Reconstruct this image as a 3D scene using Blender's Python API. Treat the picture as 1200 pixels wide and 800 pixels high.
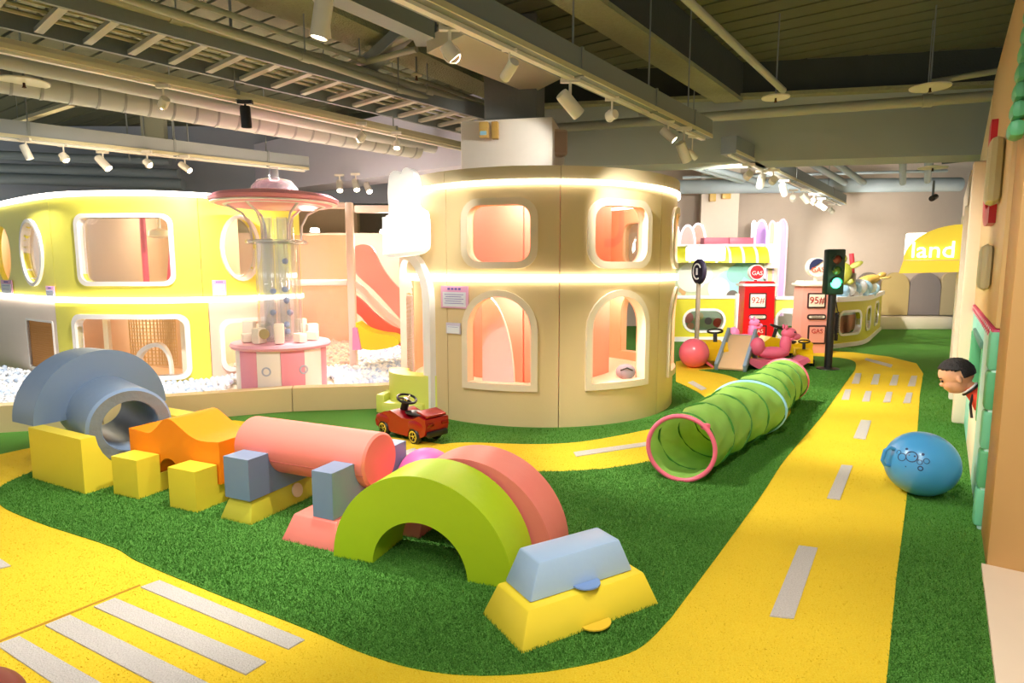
import bpy, bmesh, math, random
import numpy as np
from mathutils import Vector, Matrix
from mathutils.geometry import delaunay_2d_cdt
random.seed(7); rng = np.random.default_rng(7)
for o in list(bpy.data.objects): bpy.data.objects.remove(o)
SC = bpy.context.scene; COL = SC.collection
PI = math.pi
# ------------------------------------------------------------------ camera
F = 720.0; TP = math.atan(85/720); H = 1.5
cam = bpy.data.cameras.new('camera'); cam.sensor_width = 36; cam.lens = 36*F/1200; cam.clip_end = 200
co = bpy.data.objects.new('camera', cam); COL.objects.link(co)
co.location = (0, 0, H); co.rotation_euler = (PI/2-TP, 0, 0); SC.camera = co
# ------------------------------------------------------------------ world / exposure
w = bpy.data.worlds.new('world'); SC.world = w; w.use_nodes = True
w.node_tree.nodes['Background'].inputs[0].default_value = (1, .98, .95, 1)
w.node_tree.nodes['Background'].inputs[1].default_value = 0.9
SC.view_settings.view_transform = 'Standard'; SC.view_settings.look = 'None'
SC.view_settings.exposure = -0.06; SC.view_settings.gamma = 1; SC.view_settings.use_curve_mapping = False
SPOT = 1.0     # overall power of the track lamps
# ------------------------------------------------------------------ projection helpers (photo pixel -> place in the room)
def ray(px, py):
    x = (px-600)/F; y = -(py-400)/F
    return Vector((x, math.cos(TP)+y*math.sin(TP), -math.sin(TP)+y*math.cos(TP)))
def G(px, py, z=0.0):
    r = ray(px, py); k = (z-H)/r.z
    return Vector((r.x*k, r.y*k, z))
def P(px, py, d):
    r = ray(px, py); k = d/r.y
    return Vector((r.x*k, d, H+r.z*k))
def prj(p):
    d = p[1]*math.cos(TP)-(p[2]-H)*math.sin(TP); u = (p[2]-H)*math.cos(TP)+p[1]*math.sin(TP)
    return (600+F*p[0]/d, 400-F*u/d)
AU = math.radians(35)
U = Vector((math.sin(AU), math.cos(AU), 0)); V = Vector((-math.cos(AU), math.sin(AU), 0))
def UV(u, v, z=0.0):
    p = U*u+V*v; return Vector((p.x, p.y, z))
# ------------------------------------------------------------------ materials
def lin(c):
    c = c/255.0
    return c/12.92 if c <= .04045 else ((c+.055)/1.055)**2.4
MATS = {}
def M(name, rgb, rough=.5, bump=0.0, bs=40, var=0.0, vs=6, metal=0, coat=0, emit=0, detail=4, spec=.5):
    if name in MATS: return MATS[name]
    m = bpy.data.materials.new(name); m.use_nodes = True; nt = m.node_tree; b = nt.nodes['Principled BSDF']
    c = (lin(rgb[0]), lin(rgb[1]), lin(rgb[2]), 1)
    b.inputs['Base Color'].default_value = c; b.inputs['Roughness'].default_value = rough
    b.inputs['Metallic'].default_value = metal; b.inputs['Coat Weight'].default_value = coat
    b.inputs['Specular IOR Level'].default_value = spec
    tc = nt.nodes.new('ShaderNodeTexCoord')
    nz = nt.nodes.new('ShaderNodeTexNoise'); nz.inputs['Scale'].default_value = vs; nz.inputs['Detail'].default_value = 3
    nt.links.new(tc.outputs['Object'], nz.inputs['Vector'])
    v = var if var else .03
    mx = nt.nodes.new('ShaderNodeMix'); mx.data_type = 'RGBA'
    nt.links.new(nz.outputs['Fac'], mx.inputs[0])
    mx.inputs[6].default_value = (c[0]*(1-v), c[1]*(1-v), c[2]*(1-v), 1)
    mx.inputs[7].default_value = (min(1, c[0]*(1+v)), min(1, c[1]*(1+v)), min(1, c[2]*(1+v)), 1)
    nt.links.new(mx.outputs[2], b.inputs['Base Color'])
    if bump:
        n2 = nt.nodes.new('ShaderNodeTexNoise'); n2.inputs['Scale'].default_value = bs; n2.inputs['Detail'].default_value = detail
        nt.links.new(tc.outputs['Object'], n2.inputs['Vector'])
        bp = nt.nodes.new('ShaderNodeBump'); bp.inputs['Strength'].default_value = bump; bp.inputs['Distance'].default_value = .02
        nt.links.new(n2.outputs['Fac'], bp.inputs['Height']); nt.links.new(bp.outputs['Normal'], b.inputs['Normal'])
    if emit:
        b.inputs['Emission Color'].default_value = c; b.inputs['Emission Strength'].default_value = emit
    MATS[name] = m; return m
def vinyl(name, rgb): return M(name, rgb, .42, .12, 9, .03, 3, spec=.4)
def clear(name, rgb=(255, 255, 255), gl=.12, haze=0.0):
    if name in MATS: return MATS[name]
    m = bpy.data.materials.new(name); m.use_nodes = True; nt = m.node_tree; nt.nodes.clear()
    o = nt.nodes.new('ShaderNodeOutputMaterial'); t = nt.nodes.new('ShaderNodeBsdfTransparent')
    t.inputs[0].default_value = (lin(rgb[0]), lin(rgb[1]), lin(rgb[2]), 1)
    g = nt.nodes.new('ShaderNodeBsdfGlossy'); g.inputs['Roughness'].default_value = .05
    lw = nt.nodes.new('ShaderNodeLayerWeight'); lw.inputs[0].default_value = .35
    mp = nt.nodes.new('ShaderNodeMath'); mp.operation = 'MULTIPLY_ADD'; mp.inputs[1].default_value = .6; mp.inputs[2].default_value = gl*.4
    nt.links.new(lw.outputs['Facing'], mp.inputs[0])
    x = nt.nodes.new('ShaderNodeMixShader'); nt.links.new(mp.outputs[0], x.inputs[0])
    nt.links.new(t.outputs[0], x.inputs[1]); nt.links.new(g.outputs[0], x.inputs[2])
    last = x
    if haze:
        d = nt.nodes.new('ShaderNodeBsdfDiffuse'); d.inputs[0].default_value = (.9, .88, .86, 1)
        y = nt.nodes.new('ShaderNodeMixShader'); y.inputs[0].default_value = haze
        nt.links.new(x.outputs[0], y.inputs[1]); nt.links.new(d.outputs[0], y.inputs[2]); last = y
    nt.links.new(last.outputs[0], o.inputs[0]); MATS[name] = m; return m
def fabric(name, rgb, tr=.5):
    m = M(name, rgb, .6, .35, 14, .06, 8); nt = m.node_tree
    b = nt.nodes['Principled BSDF']; o = nt.nodes['Material Output']
    t = nt.nodes.new('ShaderNodeBsdfTranslucent'); t.inputs[0].default_value = (lin(rgb[0]), lin(rgb[1]), lin(rgb[2]), 1)
    x = nt.nodes.new('ShaderNodeMixShader'); x.inputs[0].default_value = tr
    nt.links.new(b.outputs[0], x.inputs[1]); nt.links.new(t.outputs[0], x.inputs[2]); nt.links.new(x.outputs[0], o.inputs[0])
    return m
def emis(name, rgb, s): return M(name, rgb, .5, emit=s)
# ------------------------------------------------------------------ mesh building
def tag(o, label=None, cat=None, group=None, kind=None):
    if label: o['label'] = label
    if cat: o['category'] = cat
    if group: o['group'] = group
    if kind: o['kind'] = kind
    return o
def thing(name, label, cat, loc=(0, 0, 0), rz=0.0, group=None, kind=None):
    o = bpy.data.objects.new(name, None); COL.objects.link(o); o.empty_display_size = .1
    o.location = loc; o.rotation_euler = (0, 0, rz); return tag(o, label, cat, group, kind)
def link(name, me, parent=None, loc=(0, 0, 0), rz=0.0, rot=None):
    o = bpy.data.objects.new(name, me); COL.objects.link(o)
    if parent: o.parent = parent
    o.location = loc; o.rotation_euler = rot if rot else (0, 0, rz); return o
def frame(d, up=Vector((0, 0, 1))):
    d = Vector(d).normalized()
    if abs(d.dot(up)) > .98: up = Vector((0, 1, 0))
    a = d.cross(up).normalized(); b = a.cross(d).normalized(); return a, b
class B:
    def __init__(s): s.bm = bmesh.new()
    def face(s, vs):
        try: return s.bm.faces.new(vs)
        except ValueError: return None
    def box(s, c, sz, rz=0.0, bev=0.0, mat=None):
        c = Vector(c); R = Matrix.Rotation(rz, 3, 'Z')
        vs = []
        for k in (-1, 1):
            for (i, j) in ((-1, -1), (1, -1), (1, 1), (-1, 1)):
                p = Vector((i*sz[0]/2, j*sz[1]/2, k*sz[2]/2))
                if mat: p = mat @ p
                vs.append(s.bm.verts.new(c+R @ p))
        fs = [s.face([vs[i] for i in q]) for q in ((3, 2, 1, 0), (4, 5, 6, 7), (0, 1, 5, 4), (1, 2, 6, 5), (2, 3, 7, 6), (3, 0, 4, 7))]
        if bev:
            es = list({e for f in fs for e in f.edges})
            bmesh.ops.bevel(s.bm, geom=es, offset=bev, segments=2, affect='EDGES', profile=.5)
        return s
    def beam(s, a, b, w, h, bev=0.0):          # a,b: centres of the ends
        a = Vector(a); b = Vector(b); x, y = frame(b-a)
        q = [(-w/2, -h/2), (w/2, -h/2), (w/2, h/2), (-w/2, h/2)]
        r0 = [s.bm.verts.new(a+x*i+y*j) for i, j in q]; r1 = [s.bm.verts.new(b+x*i+y*j) for i, j in q]
        fs = [s.face(r0[::-1]), s.face(r1)]
        for i in range(4): fs.append(s.face([r0[i], r0[(i+1) % 4], r1[(i+1) % 4], r1[i]]))
        if bev:
            es = list({e for f in fs if f for e in f.edges})
            bmesh.ops.bevel(s.bm, geom=es, offset=bev, segments=2, affect='EDGES', profile=.5)
        return s
    def tube(s, pts, r, seg=10, caps=True, closed=False):
        pts = [Vector(p) for p in pts]; n = len(pts); rings = []
        rr = r if hasattr(r, '__len__') else [r]*n
        d0 = (pts[1]-pts[0]); a, b = frame(d0); prev = d0.normalized()
        for i, p in enumerate(pts):
            if closed: d = pts[(i+1) % n]-pts[i-1]
            elif i == 0: d = pts[1]-p
            elif i == n-1: d = p-pts[i-1]
            else: d = pts[i+1]-pts[i-1]
            d = d.normalized(); q = prev.rotation_difference(d); a = q @ a; b = q @ b; prev = d
            rings.append([s.bm.verts.new(p+a*math.cos(t)*rr[i]+b*math.sin(t)*rr[i]) for t in [2*PI*k/seg for k in range(seg)]])
        for i in range(n if closed else n-1):
            A = rings[i]; C = rings[(i+1) % n]
            for k in range(seg): s.face([A[k], A[(k+1) % seg], C[(k+1) % seg], C[k]])
        if caps and not closed: s.face(rings[0][::-1]); s.face(rings[-1])
        return s
    def lathe(s, prof, seg=24, c=(0, 0, 0), axis=None, close=True, a0=0, a1=2*PI):
        c = Vector(c); ax = Vector(axis or (0, 0, 1)).normalized(); x, y = frame(ax)
        full = abs(a1-a0-2*PI) < 1e-6; n = seg if full else seg+1; rings = []
        for k in range(n):
            t = a0+(a1-a0)*k/seg; d = x*math.cos(t)+y*math.sin(t)
            rings.append([s.bm.verts.new(c+d*max(r, 1e-5)+ax*z) for r, z in prof])
        for k in range(seg):
            A = rings[k]; C = rings[(k+1) % n]
            for i in range(len(prof)-1): s.face([A[i], A[i+1], C[i+1], C[i]])
            if close: s.face([A[-1], A[0], C[0], C[-1]])
        if not full and close: s.face(rings[0]); s.face(rings[-1][::-1])
        return s
    def ball(s, c, r, sc=(1, 1, 1), seg=20, rings=12, rot=None):
        c = Vector(c); m = bmesh.ops.create_uvsphere(s.bm, u_segments=seg, v_segments=rings, radius=r)
        for v in m['verts']:
            p = Vector((v.co.x*sc[0], v.co.y*sc[1], v.co.z*sc[2]))
            if rot: p = rot @ p
            v.co = p+c
        return s
    def prism(s, prof, w, bev=0.0, seg=2, off=0.0):       # profile (x,z) extruded along +y from off
        a = [s.bm.verts.new((x, off, z)) for x, z in prof]; b = [s.bm.verts.new((x, off+w, z)) for x, z in prof]
        n = len(prof); fs = [s.face(a), s.face(b[::-1])]
        for i in range(n): fs.append(s.face([a[i], b[i], b[(i+1) % n], a[(i+1) % n]]))
        if bev:
            es = [e for e in {e for f in fs if f for e in f.edges} if len(e.link_faces) == 2 and e.calc_face_angle(0) > .5]
            bmesh.ops.bevel(s.bm, geom=es, offset=bev, segments=seg, affect='EDGES', profile=.5)
        return s
    def mesh(s, name, mat, ang=.6):
        bmesh.ops.remove_doubles(s.bm, verts=s.bm.verts, dist=1e-5)
        bmesh.ops.recalc_face_normals(s.bm, faces=s.bm.faces)
        for f in s.bm.faces: f.smooth = True
        for e in s.bm.edges:
            if len(e.link_faces) == 2 and e.calc_face_angle(0) > ang: e.smooth = False
        me = bpy.data.meshes.new(name); s.bm.to_mesh(me); s.bm.free()
        for m in (mat if isinstance(mat, (list, tuple)) else [mat]): me.materials.append(m)
        return me
    def obj(s, name, mat, parent=None, loc=(0, 0, 0), rz=0.0, ang=.6, rot=None):
        return link(name, s.mesh(name, mat, ang), parent, loc, rz, rot)
def text(name, body, size, mat, parent, loc, rot, ext=.002, align='CENTER'):
    c = bpy.data.curves.new(name, 'FONT'); c.body = body; c.size = size; c.extrude = ext; c.align_x = align; c.align_y = 'CENTER'; c.resolution_u = 3
    t = bpy.data.objects.new(name, c); me = bpy.data.meshes.new_from_object(t)
    bpy.data.objects.remove(t); bpy.data.curves.remove(c)
    me.name = name; me.materials.clear(); me.materials.append(mat)
    return link(name, me, parent, loc, 0, rot)
# ------------------------------------------------------------------ curved walls
class Path:
    def __init__(s, pts=None, c=None, R=None):
        s.c = c; s.R = R
        if pts:
            P_ = [Vector((p[0], p[1])) for p in pts]; out = []
            for i in range(len(P_)-1):
                p0 = P_[max(i-1, 0)]; p1 = P_[i]; p2 = P_[i+1]; p3 = P_[min(i+2, len(P_)-1)]
                for k in range(12):
                    t = k/12; out.append(.5*((2*p1)+(p2-p0)*t+(2*p0-5*p1+4*p2-p3)*t*t+(3*p1-p0-3*p2+p3)*t**3))
            out.append(P_[-1]); s.p = out; s.l = [0]
            for i in range(1, len(out)): s.l.append(s.l[-1]+(out[i]-out[i-1]).length)
            s.len = s.l[-1]
        else: s.len = 2*PI*R
    def at(s, d):
        if s.R:
            a = d/s.R; return Vector((s.c[0]+s.R*math.sin(a), s.c[1]-s.R*math.cos(a))), Vector((math.sin(a), -math.cos(a)))
        i = int(np.searchsorted(s.l, d))-1; i = max(0, min(i, len(s.p)-2))
        t = (d-s.l[i])/(s.l[i+1]-s.l[i]); p = s.p[i].lerp(s.p[i+1], t)
        def tn(j):
            a = s.p[max(j-1, 0)]; b = s.p[min(j+1, len(s.p)-1)]; return (b-a).normalized()
        q = tn(i).lerp(tn(i+1), max(0, min(1, t))).normalized()
        return p, Vector((q.y, -q.x))
    def w(s, d, z, off=0.0):
        p, n = s.at(d); return Vector((p.x+n.x*off, p.y+n.y*off, z))
    def find(s, px, py, lo=None, hi=None):
        lo = (-.5*s.len*.5 if s.R else 0) if lo is None else lo; hi = (.5*s.len*.5 if s.R else s.len) if hi is None else hi
        best = None; z = 1.2
        for it in range(2):
            best = min((abs(prj(s.w(lo+(hi-lo)*k/400, z))[0]-px), lo+(hi-lo)*k/400) for k in range(401))
            p, _ = s.at(best[1]); z = P(px, py, p.y).z
        return best[1], z
def rrect(x0, x1, z0, z1, r, n=5):
    o = []
    for cx, cz, a in ((x1-r, z0+r, -PI/2), (x1-r, z1-r, 0), (x0+r, z1-r, PI/2), (x0+r, z0+r, PI)):
        for k in range(n+1): t = a+PI/2*k/n; o.append((cx+r*math.cos(t), cz+r*math.sin(t)))
    return o
def archp(x0, x1, z0, z1, n=14, br=0.0, e=1.0):
    cx = (x0+x1)/2; r = (x1-x0)/2; h = r*e
    return [(x0, z0), (x1, z0)]+[(cx+r*math.cos(PI*k/n), z1-h+h*math.sin(PI*k/n)) for k in range(n+1)]
def oval(x0, x1, z0, z1, n=28):
    return [((x0+x1)/2+(x1-x0)/2*math.cos(2*PI*k/n), (z0+z1)/2+(z1-z0)/2*math.sin(2*PI*k/n)) for k in range(n)]
def inside(p, poly):
    c = False; x, y = p; j = len(poly)-1
    for i in range(len(poly)):
        xi, yi = poly[i]; xj, yj = poly[j]
        if (yi > y) != (yj > y) and x < (xj-xi)*(y-yi)/(yj-yi)+xi: c = not c
        j = i
    return c
def curved(name, path, outer, holes, o0, o1, mat, parent=None, step=.1):
    vs = []; es = []
    def add(poly):
        b = len(vs); vs.extend([Vector(p) for p in poly]); n = len(poly)
        es.extend([(b+i, b+(i+1) % n) for i in range(n)])
    add(outer)
    for h in holes: add(h)
    xs = [p[0] for p in outer]; zs = [p[1] for p in outer]; n = max(1, int((max(xs)-min(xs))/step))
    if step < 50:
        for k in range(1, n):
            x = min(xs)+(max(xs)-min(xs))*k/n+1e-4; b = len(vs)
            vs.extend([Vector((x, min(zs)-.01)), Vector((x, max(zs)+.01))]); es.append((b, b+1))
    V2, E2, F2, _, _, _ = delaunay_2d_cdt(vs, es, [], 0, 1e-5)
    keep = []
    for f in F2:
        c = (sum(V2[i].x for i in f)/3, sum(V2[i].y for i in f)/3)
        if inside(c, outer) and not any(inside(c, h) for h in holes): keep.append(tuple(f))
    bm = bmesh.new(); top = {}; bot = {}
    for f in keep:
        for i in f:
            if i not in top:
                top[i] = bm.verts.new(path.w(V2[i].x, V2[i].y, o1)); bot[i] = bm.verts.new(path.w(V2[i].x, V2[i].y, o0))
    cnt = {}
    for f in keep:
        bm.faces.new([top[i] for i in f]); bm.faces.new([bot[i] for i in f[::-1]])
        for a, b in ((f[0], f[1]), (f[1], f[2]), (f[2], f[0])): cnt[(a, b)] = 1
    for (a, b) in cnt:
        if (b, a) not in cnt: bm.faces.new([top[b], top[a], bot[a], bot[b]])
    bb = B(); bb.bm.free(); bb.bm = bm
    return bb.obj(name, mat, parent, ang=.5)
def strip(name, path, s0, s1, z0, z1, o0, o1, mat, parent=None, step=.08):
    bb = B(); n = max(2, int(abs(s1-s0)/step)); R_ = []
    for k in range(n+1):
        s = s0+(s1-s0)*k/n; R_.append([bb.bm.verts.new(path.w(s, z, o)) for z, o in ((z0, o0), (z0, o1), (z1, o1), (z1, o0))])
    for k in range(n):
        for i in range(4): bb.face([R_[k][i], R_[k][(i+1) % 4], R_[k+1][(i+1) % 4], R_[k+1][i]])
    bb.face(R_[0]); bb.face(R_[-1][::-1]); return bb.obj(name, mat, parent, ang=.5)
def flat(p, q):                      # straight path between two ground points
    return Path(pts=[p, ((p[0]+q[0])/2, (p[1]+q[1])/2), q])
# ------------------------------------------------------------------ palette
cream = vinyl('cream_vinyl', (220, 196, 146)); creamlt = vinyl('light_cream_vinyl', (240, 228, 206)); white = M('white_gloss', (245, 242, 238), .35)
peach = vinyl('peach_lining', (250, 178, 140)); pinkw = vinyl('pink_panel', (252, 160, 140)); lime = vinyl('lime_vinyl', (176, 205, 30))
yel = vinyl('yellow_vinyl', (240, 215, 60)); gblue = vinyl('grey_blue_vinyl', (122, 142, 168)); salmon = vinyl('salmon_vinyl', (240, 130, 115))
orange = vinyl('orange_vinyl', (250, 140, 20)); steel = M('grey_painted_steel', (128, 136, 134), .55, .1, 20)
pipe_m = M('pale_pipe_paint', (160, 162, 140), .5, .05, 30); duct_m = M('white_duct_wrap', (186, 188, 178), .6, .15, 12)
spray = M('sprayed_insulation', (150, 152, 116), .95, 1.0, 45, .12, 20, detail=8); dark = M('dark_paint_and_shade', (62, 66, 58), .9, .3, 30, .15, 3)
led = emis('led_tube', (255, 246, 230), 9); black = M('black_plastic', (22, 22, 24), .4); chrome = M('chrome', (210, 205, 195), .2, metal=1)
yhouse = vinyl('lemon_panel', (242, 232, 92)); lampw = M('white_lamp_metal', (228, 222, 205), .4)
acr = clear('clear_acrylic', (248, 250, 250), .12); acrh = clear('milky_acrylic', (245, 248, 250), .25, .1)
# ================================================================== SETTING
def turf_mat(name, c0, c1, c2, bs=.9):
    m = bpy.data.materials.new(name); m.use_nodes = True; nt = m.node_tree; b = nt.nodes['Principled BSDF']; b.inputs['Roughness'].default_value = .85
    b.inputs['Specular IOR Level'].default_value = .2
    tc = nt.nodes.new('ShaderNodeTexCoord'); n = nt.nodes.new('ShaderNodeTexNoise'); n.inputs['Scale'].default_value = 160; n.inputs['Detail'].default_value = 3
    nt.links.new(tc.outputs['Object'], n.inputs['Vector'])
    n3 = nt.nodes.new('ShaderNodeTexNoise'); n3.inputs['Scale'].default_value = 1.3; nt.links.new(tc.outputs['Object'], n3.inputs['Vector'])
    r = nt.nodes.new('ShaderNodeValToRGB'); e = r.color_ramp.elements
    e[0].position = .3; e[0].color = (*[lin(x) for x in c0], 1); e[1].position = .72; e[1].color = (*[lin(x) for x in c2], 1)
    k = e.new(.5); k.color = (*[lin(x) for x in c1], 1); nt.links.new(n.outputs['Fac'], r.inputs[0])
    mx = nt.nodes.new('ShaderNodeMix'); mx.data_type = 'RGBA'; mx.blend_type = 'MULTIPLY'; mx.inputs[0].default_value = .25
    nt.links.new(r.outputs[0], mx.inputs[6]); nt.links.new(n3.outputs['Fac'], mx.inputs[7]); nt.links.new(mx.outputs[2], b.inputs['Base Color'])
    bp = nt.nodes.new('ShaderNodeBump'); bp.inputs['Strength'].default_value = bs; bp.inputs['Distance'].default_value = .01
    nt.links.new(n.outputs['Fac'], bp.inputs['Height']); nt.links.new(bp.outputs[0], b.inputs['Normal']); return m
turf_g = turf_mat('green_turf', (48, 100, 30), (86, 150, 54), (138, 194, 96)); turf_y = turf_mat('yellow_turf', (242, 200, 36), (248, 211, 50), (252, 221, 72), .35)
turf_w = turf_mat('white_turf', (206, 198, 190), (222, 214, 206), (234, 228, 222))
fl = B().box((2, 8, -.05), (30, 32, .1)).obj('floor', turf_g); tag(fl, 'green artificial turf floor', kind='structure')
def poly_slab(name, pts, z0, z1, mat, parent=None):
    vs = [Vector((p[0], p[1])) for p in pts]; n = len(vs)
    V2, E2, F2, *_ = delaunay_2d_cdt(vs, [(i, (i+1) % n) for i in range(n)], [], 0, 1e-5)
    bm = bmesh.new(); t = [bm.verts.new((v.x, v.y, z1)) for v in V2]; bt = [bm.verts.new((v.x, v.y, z0)) for v in V2]
    pp = [(v.x, v.y) for v in vs]; cnt = {}
    for f in F2:
        c = (sum(V2[i].x for i in f)/3, sum(V2[i].y for i in f)/3)
        if inside(c, pp):
            bm.faces.new([t[i] for i in f])
            for a, b in ((f[0], f[1]), (f[1], f[2]), (f[2], f[0])): cnt[(a, b)] = 1
    for (a, b) in cnt:
        if (b, a) not in cnt: bm.faces.new([t[b], t[a], bt[a], bt[b]])
    bb = B(); bb.bm.free(); bb.bm = bm; bmesh.ops.delete(bm, geom=[v for v in bm.verts if not v.link_faces], context='VERTS')
    return bb.obj(name, mat, parent)
def smooth_px(pts, n=5):
    out = []; L = len(pts)
    for i in range(L-1):
        p0, p1, p2, p3 = [Vector(pts[j]) for j in (max(i-1, 0), i, i+1, min(i+2, L-1))]
        for k in range(n):
            t = k/n; out.append(.5*((2*p1)+(p2-p0)*t+(2*p0-5*p1+4*p2-p3)*t*t+(3*p1-p0-3*p2+p3)*t**3))
    out.append(Vector(pts[-1])); return [tuple(q) for q in out]
def gw(pts): return [tuple(G(x, y).xy) for x, y in pts]
# outer boundary of the yellow road and the green islands inside it, traced on the floor
right_edge = gw([(1030, 860), (1039, 797), (1050, 680), (1060, 605), (1063, 578), (1066, 545), (1075, 506), (1078, 462), (1082, 438), (1074, 426), (1041, 418), (1000, 413), (940, 409.5), (860, 412), (815, 419), (792, 424)])
outer_b = gw([(770, 424), (700, 430), (640, 455)])            # hidden beyond the cream drum
tail = gw([(518, 521), (470, 514), (400, 508), (275, 493), (150, 505), (27, 527), (0, 533), (-120, 545)])
ring_in = gw(smooth_px([(792, 447), (807, 454), (823, 463), (829, 472), (818, 486), (792, 497), (764, 503), (690, 517), (630, 521), (550, 519), (518, 521)]))
road_outer = [(-6.5, 4.9), (-7, .3), (1.2, .3)]+right_edge+ring_in+tail[1:]
# island A: the big one with the foam blocks; its border also bounds the loop road behind
isl = smooth_px([(57, 618), (133, 643), (163, 660), (247, 695), (293, 713), (367, 742), (420, 765), (480, 784), (545, 793), (620, 791), (690, 780), (746, 763), (781, 731), (800, 707), (850, 640), (893, 580), (920, 539), (960, 492), (990, 450), (1003, 430), (992, 421), (942, 417.5), (900, 419), (880, 428), (862, 432)])
isl += smooth_px([(819, 434), (848, 439), (866, 445), (900, 458), (922, 473), (926, 486), (905, 505), (860, 525), (810, 537), (762, 542), (704, 551), (630, 554), (560, 552), (480, 545), (400, 537), (280, 530), (150, 532), (70, 543), (31, 557), (4, 570), (-6, 582), (8, 598), (57, 618)])[:-1]
isl = gw(isl)
road = poly_slab('floor_road', road_outer, 0, .006, turf_y); tag(road, 'winding yellow turf road with white markings', kind='structure')
isle = poly_slab('floor_island', isl, .0062, .012, turf_g); tag(isle, 'green turf island framed by the yellow road', kind='structure')
def mark(px, z=.012, name='lane_dash'):
    return poly_slab(name, gw(px), .0062, z, turf_w, road)
marks = [[(902, 724), (930, 727), (958, 644), (936, 641)], [(969, 585), (984, 587), (999, 547), (986, 546)], [(1000, 514), (1014, 516), (1021, 494), (1009, 493)],
         [(672, 531), (675, 536), (760, 523), (758, 519)], [(462, 533), (466, 538), (490, 530), (486, 526)], [(-12, 660), (0, 668), (13, 665), (-2, 655)],
         [(1015, 420), (1013, 422), (1044, 431), (1046, 428)], [(-60, 640), (-60, 655), (-20, 655), (-30, 645)], [(812, 447), (806, 449), (822, 458), (828, 456)]]
for q in marks: mark(q)
for q in ([(165, 690), (187, 682), (357, 752), (338, 763)], [(110, 713), (135, 703), (312, 778), (288, 793)], [(53, 735), (82, 723), (262, 812), (236, 832)], [(-4, 758), (23, 748), (200, 850), (160, 870)], [(-75, 786), (-45, 773), (100, 860), (60, 880)]):
    mark(q, name='crossing_stripe')
for x, y in ((1004, 444), (1026, 445), (1048, 446), (1069.5, 447), (992, 463), (1016, 465), (1040.5, 466), (1064, 467)):
    s = 6; mark([(x-s, y+s), (x+s*.3+1, y+s), (x+s*.9, y-s), (x-s*.25, y-s)], name='crossing_block')
mark([(-20, 759.5), (-20, 762), (165, 687.5), (164, 686)], .0075, 'turf_seam').data.materials[0] = M('seam_ochre', (180, 130, 20), .9)  # turf seam as a thin strip of darker yellow
# pile blades: stuff on the near floor
def pile(name, parent, mat, n, sel, z0, hgt):
    Y = rng.uniform(1.6**.5, 9.0**.5, n*2)**2
    X = rng.uniform(-1, 1, n*2)*(Y*.9+.2)
    Yc = Y
    k = sel(X, Yc); X = X[k][:n]; Yc = Yc[k][:n]; n = len(X)
    a = rng.uniform(0, 2*PI, n); wd = rng.uniform(.0012, .0022, n)*(1+Yc*.16); h = hgt*rng.uniform(.6, 1.3, n); lx = rng.normal(0, .5, n)*hgt; ly = rng.normal(0, .5, n)*hgt
    v = np.zeros((n, 3, 3), np.float32)
    v[:, 0] = np.stack([X-np.cos(a)*wd, Yc-np.sin(a)*wd, np.full(n, z0)], 1); v[:, 1] = np.stack([X+np.cos(a)*wd, Yc+np.sin(a)*wd, np.full(n, z0)], 1)
    v[:, 2] = np.stack([X+lx, Yc+ly, z0+h], 1)
    me = bpy.data.meshes.new(name); me.vertices.add(n*3); me.vertices.foreach_set('co', v.ravel())
    me.loops.add(n*3); me.loops.foreach_set('vertex_index', np.arange(n*3, dtype=np.int32)); me.polygons.add(n)
    me.polygons.foreach_set('loop_start', np.arange(0, n*3, 3, dtype=np.int32)); me.update(calc_edges=True); me.validate(); me.materials.append(mat)
    o = link(name, me, parent); o['kind'] = 'stuff'; return o
def in_poly(X, Y, poly):
    c = np.zeros(len(X), bool); j = len(poly)-1
    for i in range(len(poly)):
        xi, yi = poly[i]; xj, yj = poly[j]
        if yi != yj: c ^= ((yi > Y) != (yj > Y)) & (X < (xj-xi)*(Y-yi)/(yj-yi)+xi)
        j = i
    return c
on_isl = lambda X, Y: in_poly(X, Y, isl)
on_road = lambda X, Y: in_poly(X, Y, road_outer) & ~in_poly(X, Y, isl)
WV = -.25                                     # the right-hand facade stands on the line v = WV
def on_strip(X, Y):
    v = X*V.x+Y*V.y
    return ~in_poly(X, Y, road_outer) & (v > WV) & ((X-.32)**2+(Y-7.27)**2 > 2.6) & (X > -1)
pile('turf_pile', isle, turf_g, 330000, on_isl, .012, .013)
pile('turf_pile', fl, turf_g, 150000, on_strip, 0, .016)
pile('turf_pile', road, turf_y, 90000, on_road, .006, .004)
# platform at the near right
cr = B().box(UV(1.9, WV-1.5, .012), (3.76, 3.0, .024), AU*0+PI/2-AU).obj('floor_platform', M('cream_floor_mat', (246, 224, 196), .5)); tag(cr, 'smooth cream floor mat at the near right', kind='structure')
# ---- ceiling (deck boards run along V)
CZ = 4.3
ce = B().box(UV(9, 2, CZ+.12), (40, 40, .1), PI/2-AU).obj('ceiling', dark); tag(ce, 'dark grey ceiling deck', kind='structure')
board = B().box((0, 0, 0), (.27, 30, .05)).mesh('ceiling_board', M('deck_grey', (104, 108, 84), .8, .2, 10, .1, 2))
for k in range(70):
    link('ceiling_board', board, ce, UV(1.5+.31*k, 2, CZ+.045), PI/2-AU)
def structure_beam(name, a, b, w, h, mat, label, bottom=True):   # a,b: bottom centre line
    up = Vector((0, 0, h/2)); o = B().beam(Vector(a)+up, Vector(b)+up, w, h).obj(name, mat); return tag(o, label, kind='structure')
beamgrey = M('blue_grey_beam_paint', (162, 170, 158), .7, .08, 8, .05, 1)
b1, b2 = G(655, 196, 3), G(1180, 180, 3); d_ = (b2-b1).normalized(); nrm = Vector((-d_.y, d_.x, 0))
structure_beam('trim_1', b1-d_*.35+nrm*.3, b2+d_*3+nrm*.3, .6, .85, beamgrey, 'grey ceiling beam running right from the column')
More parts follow.
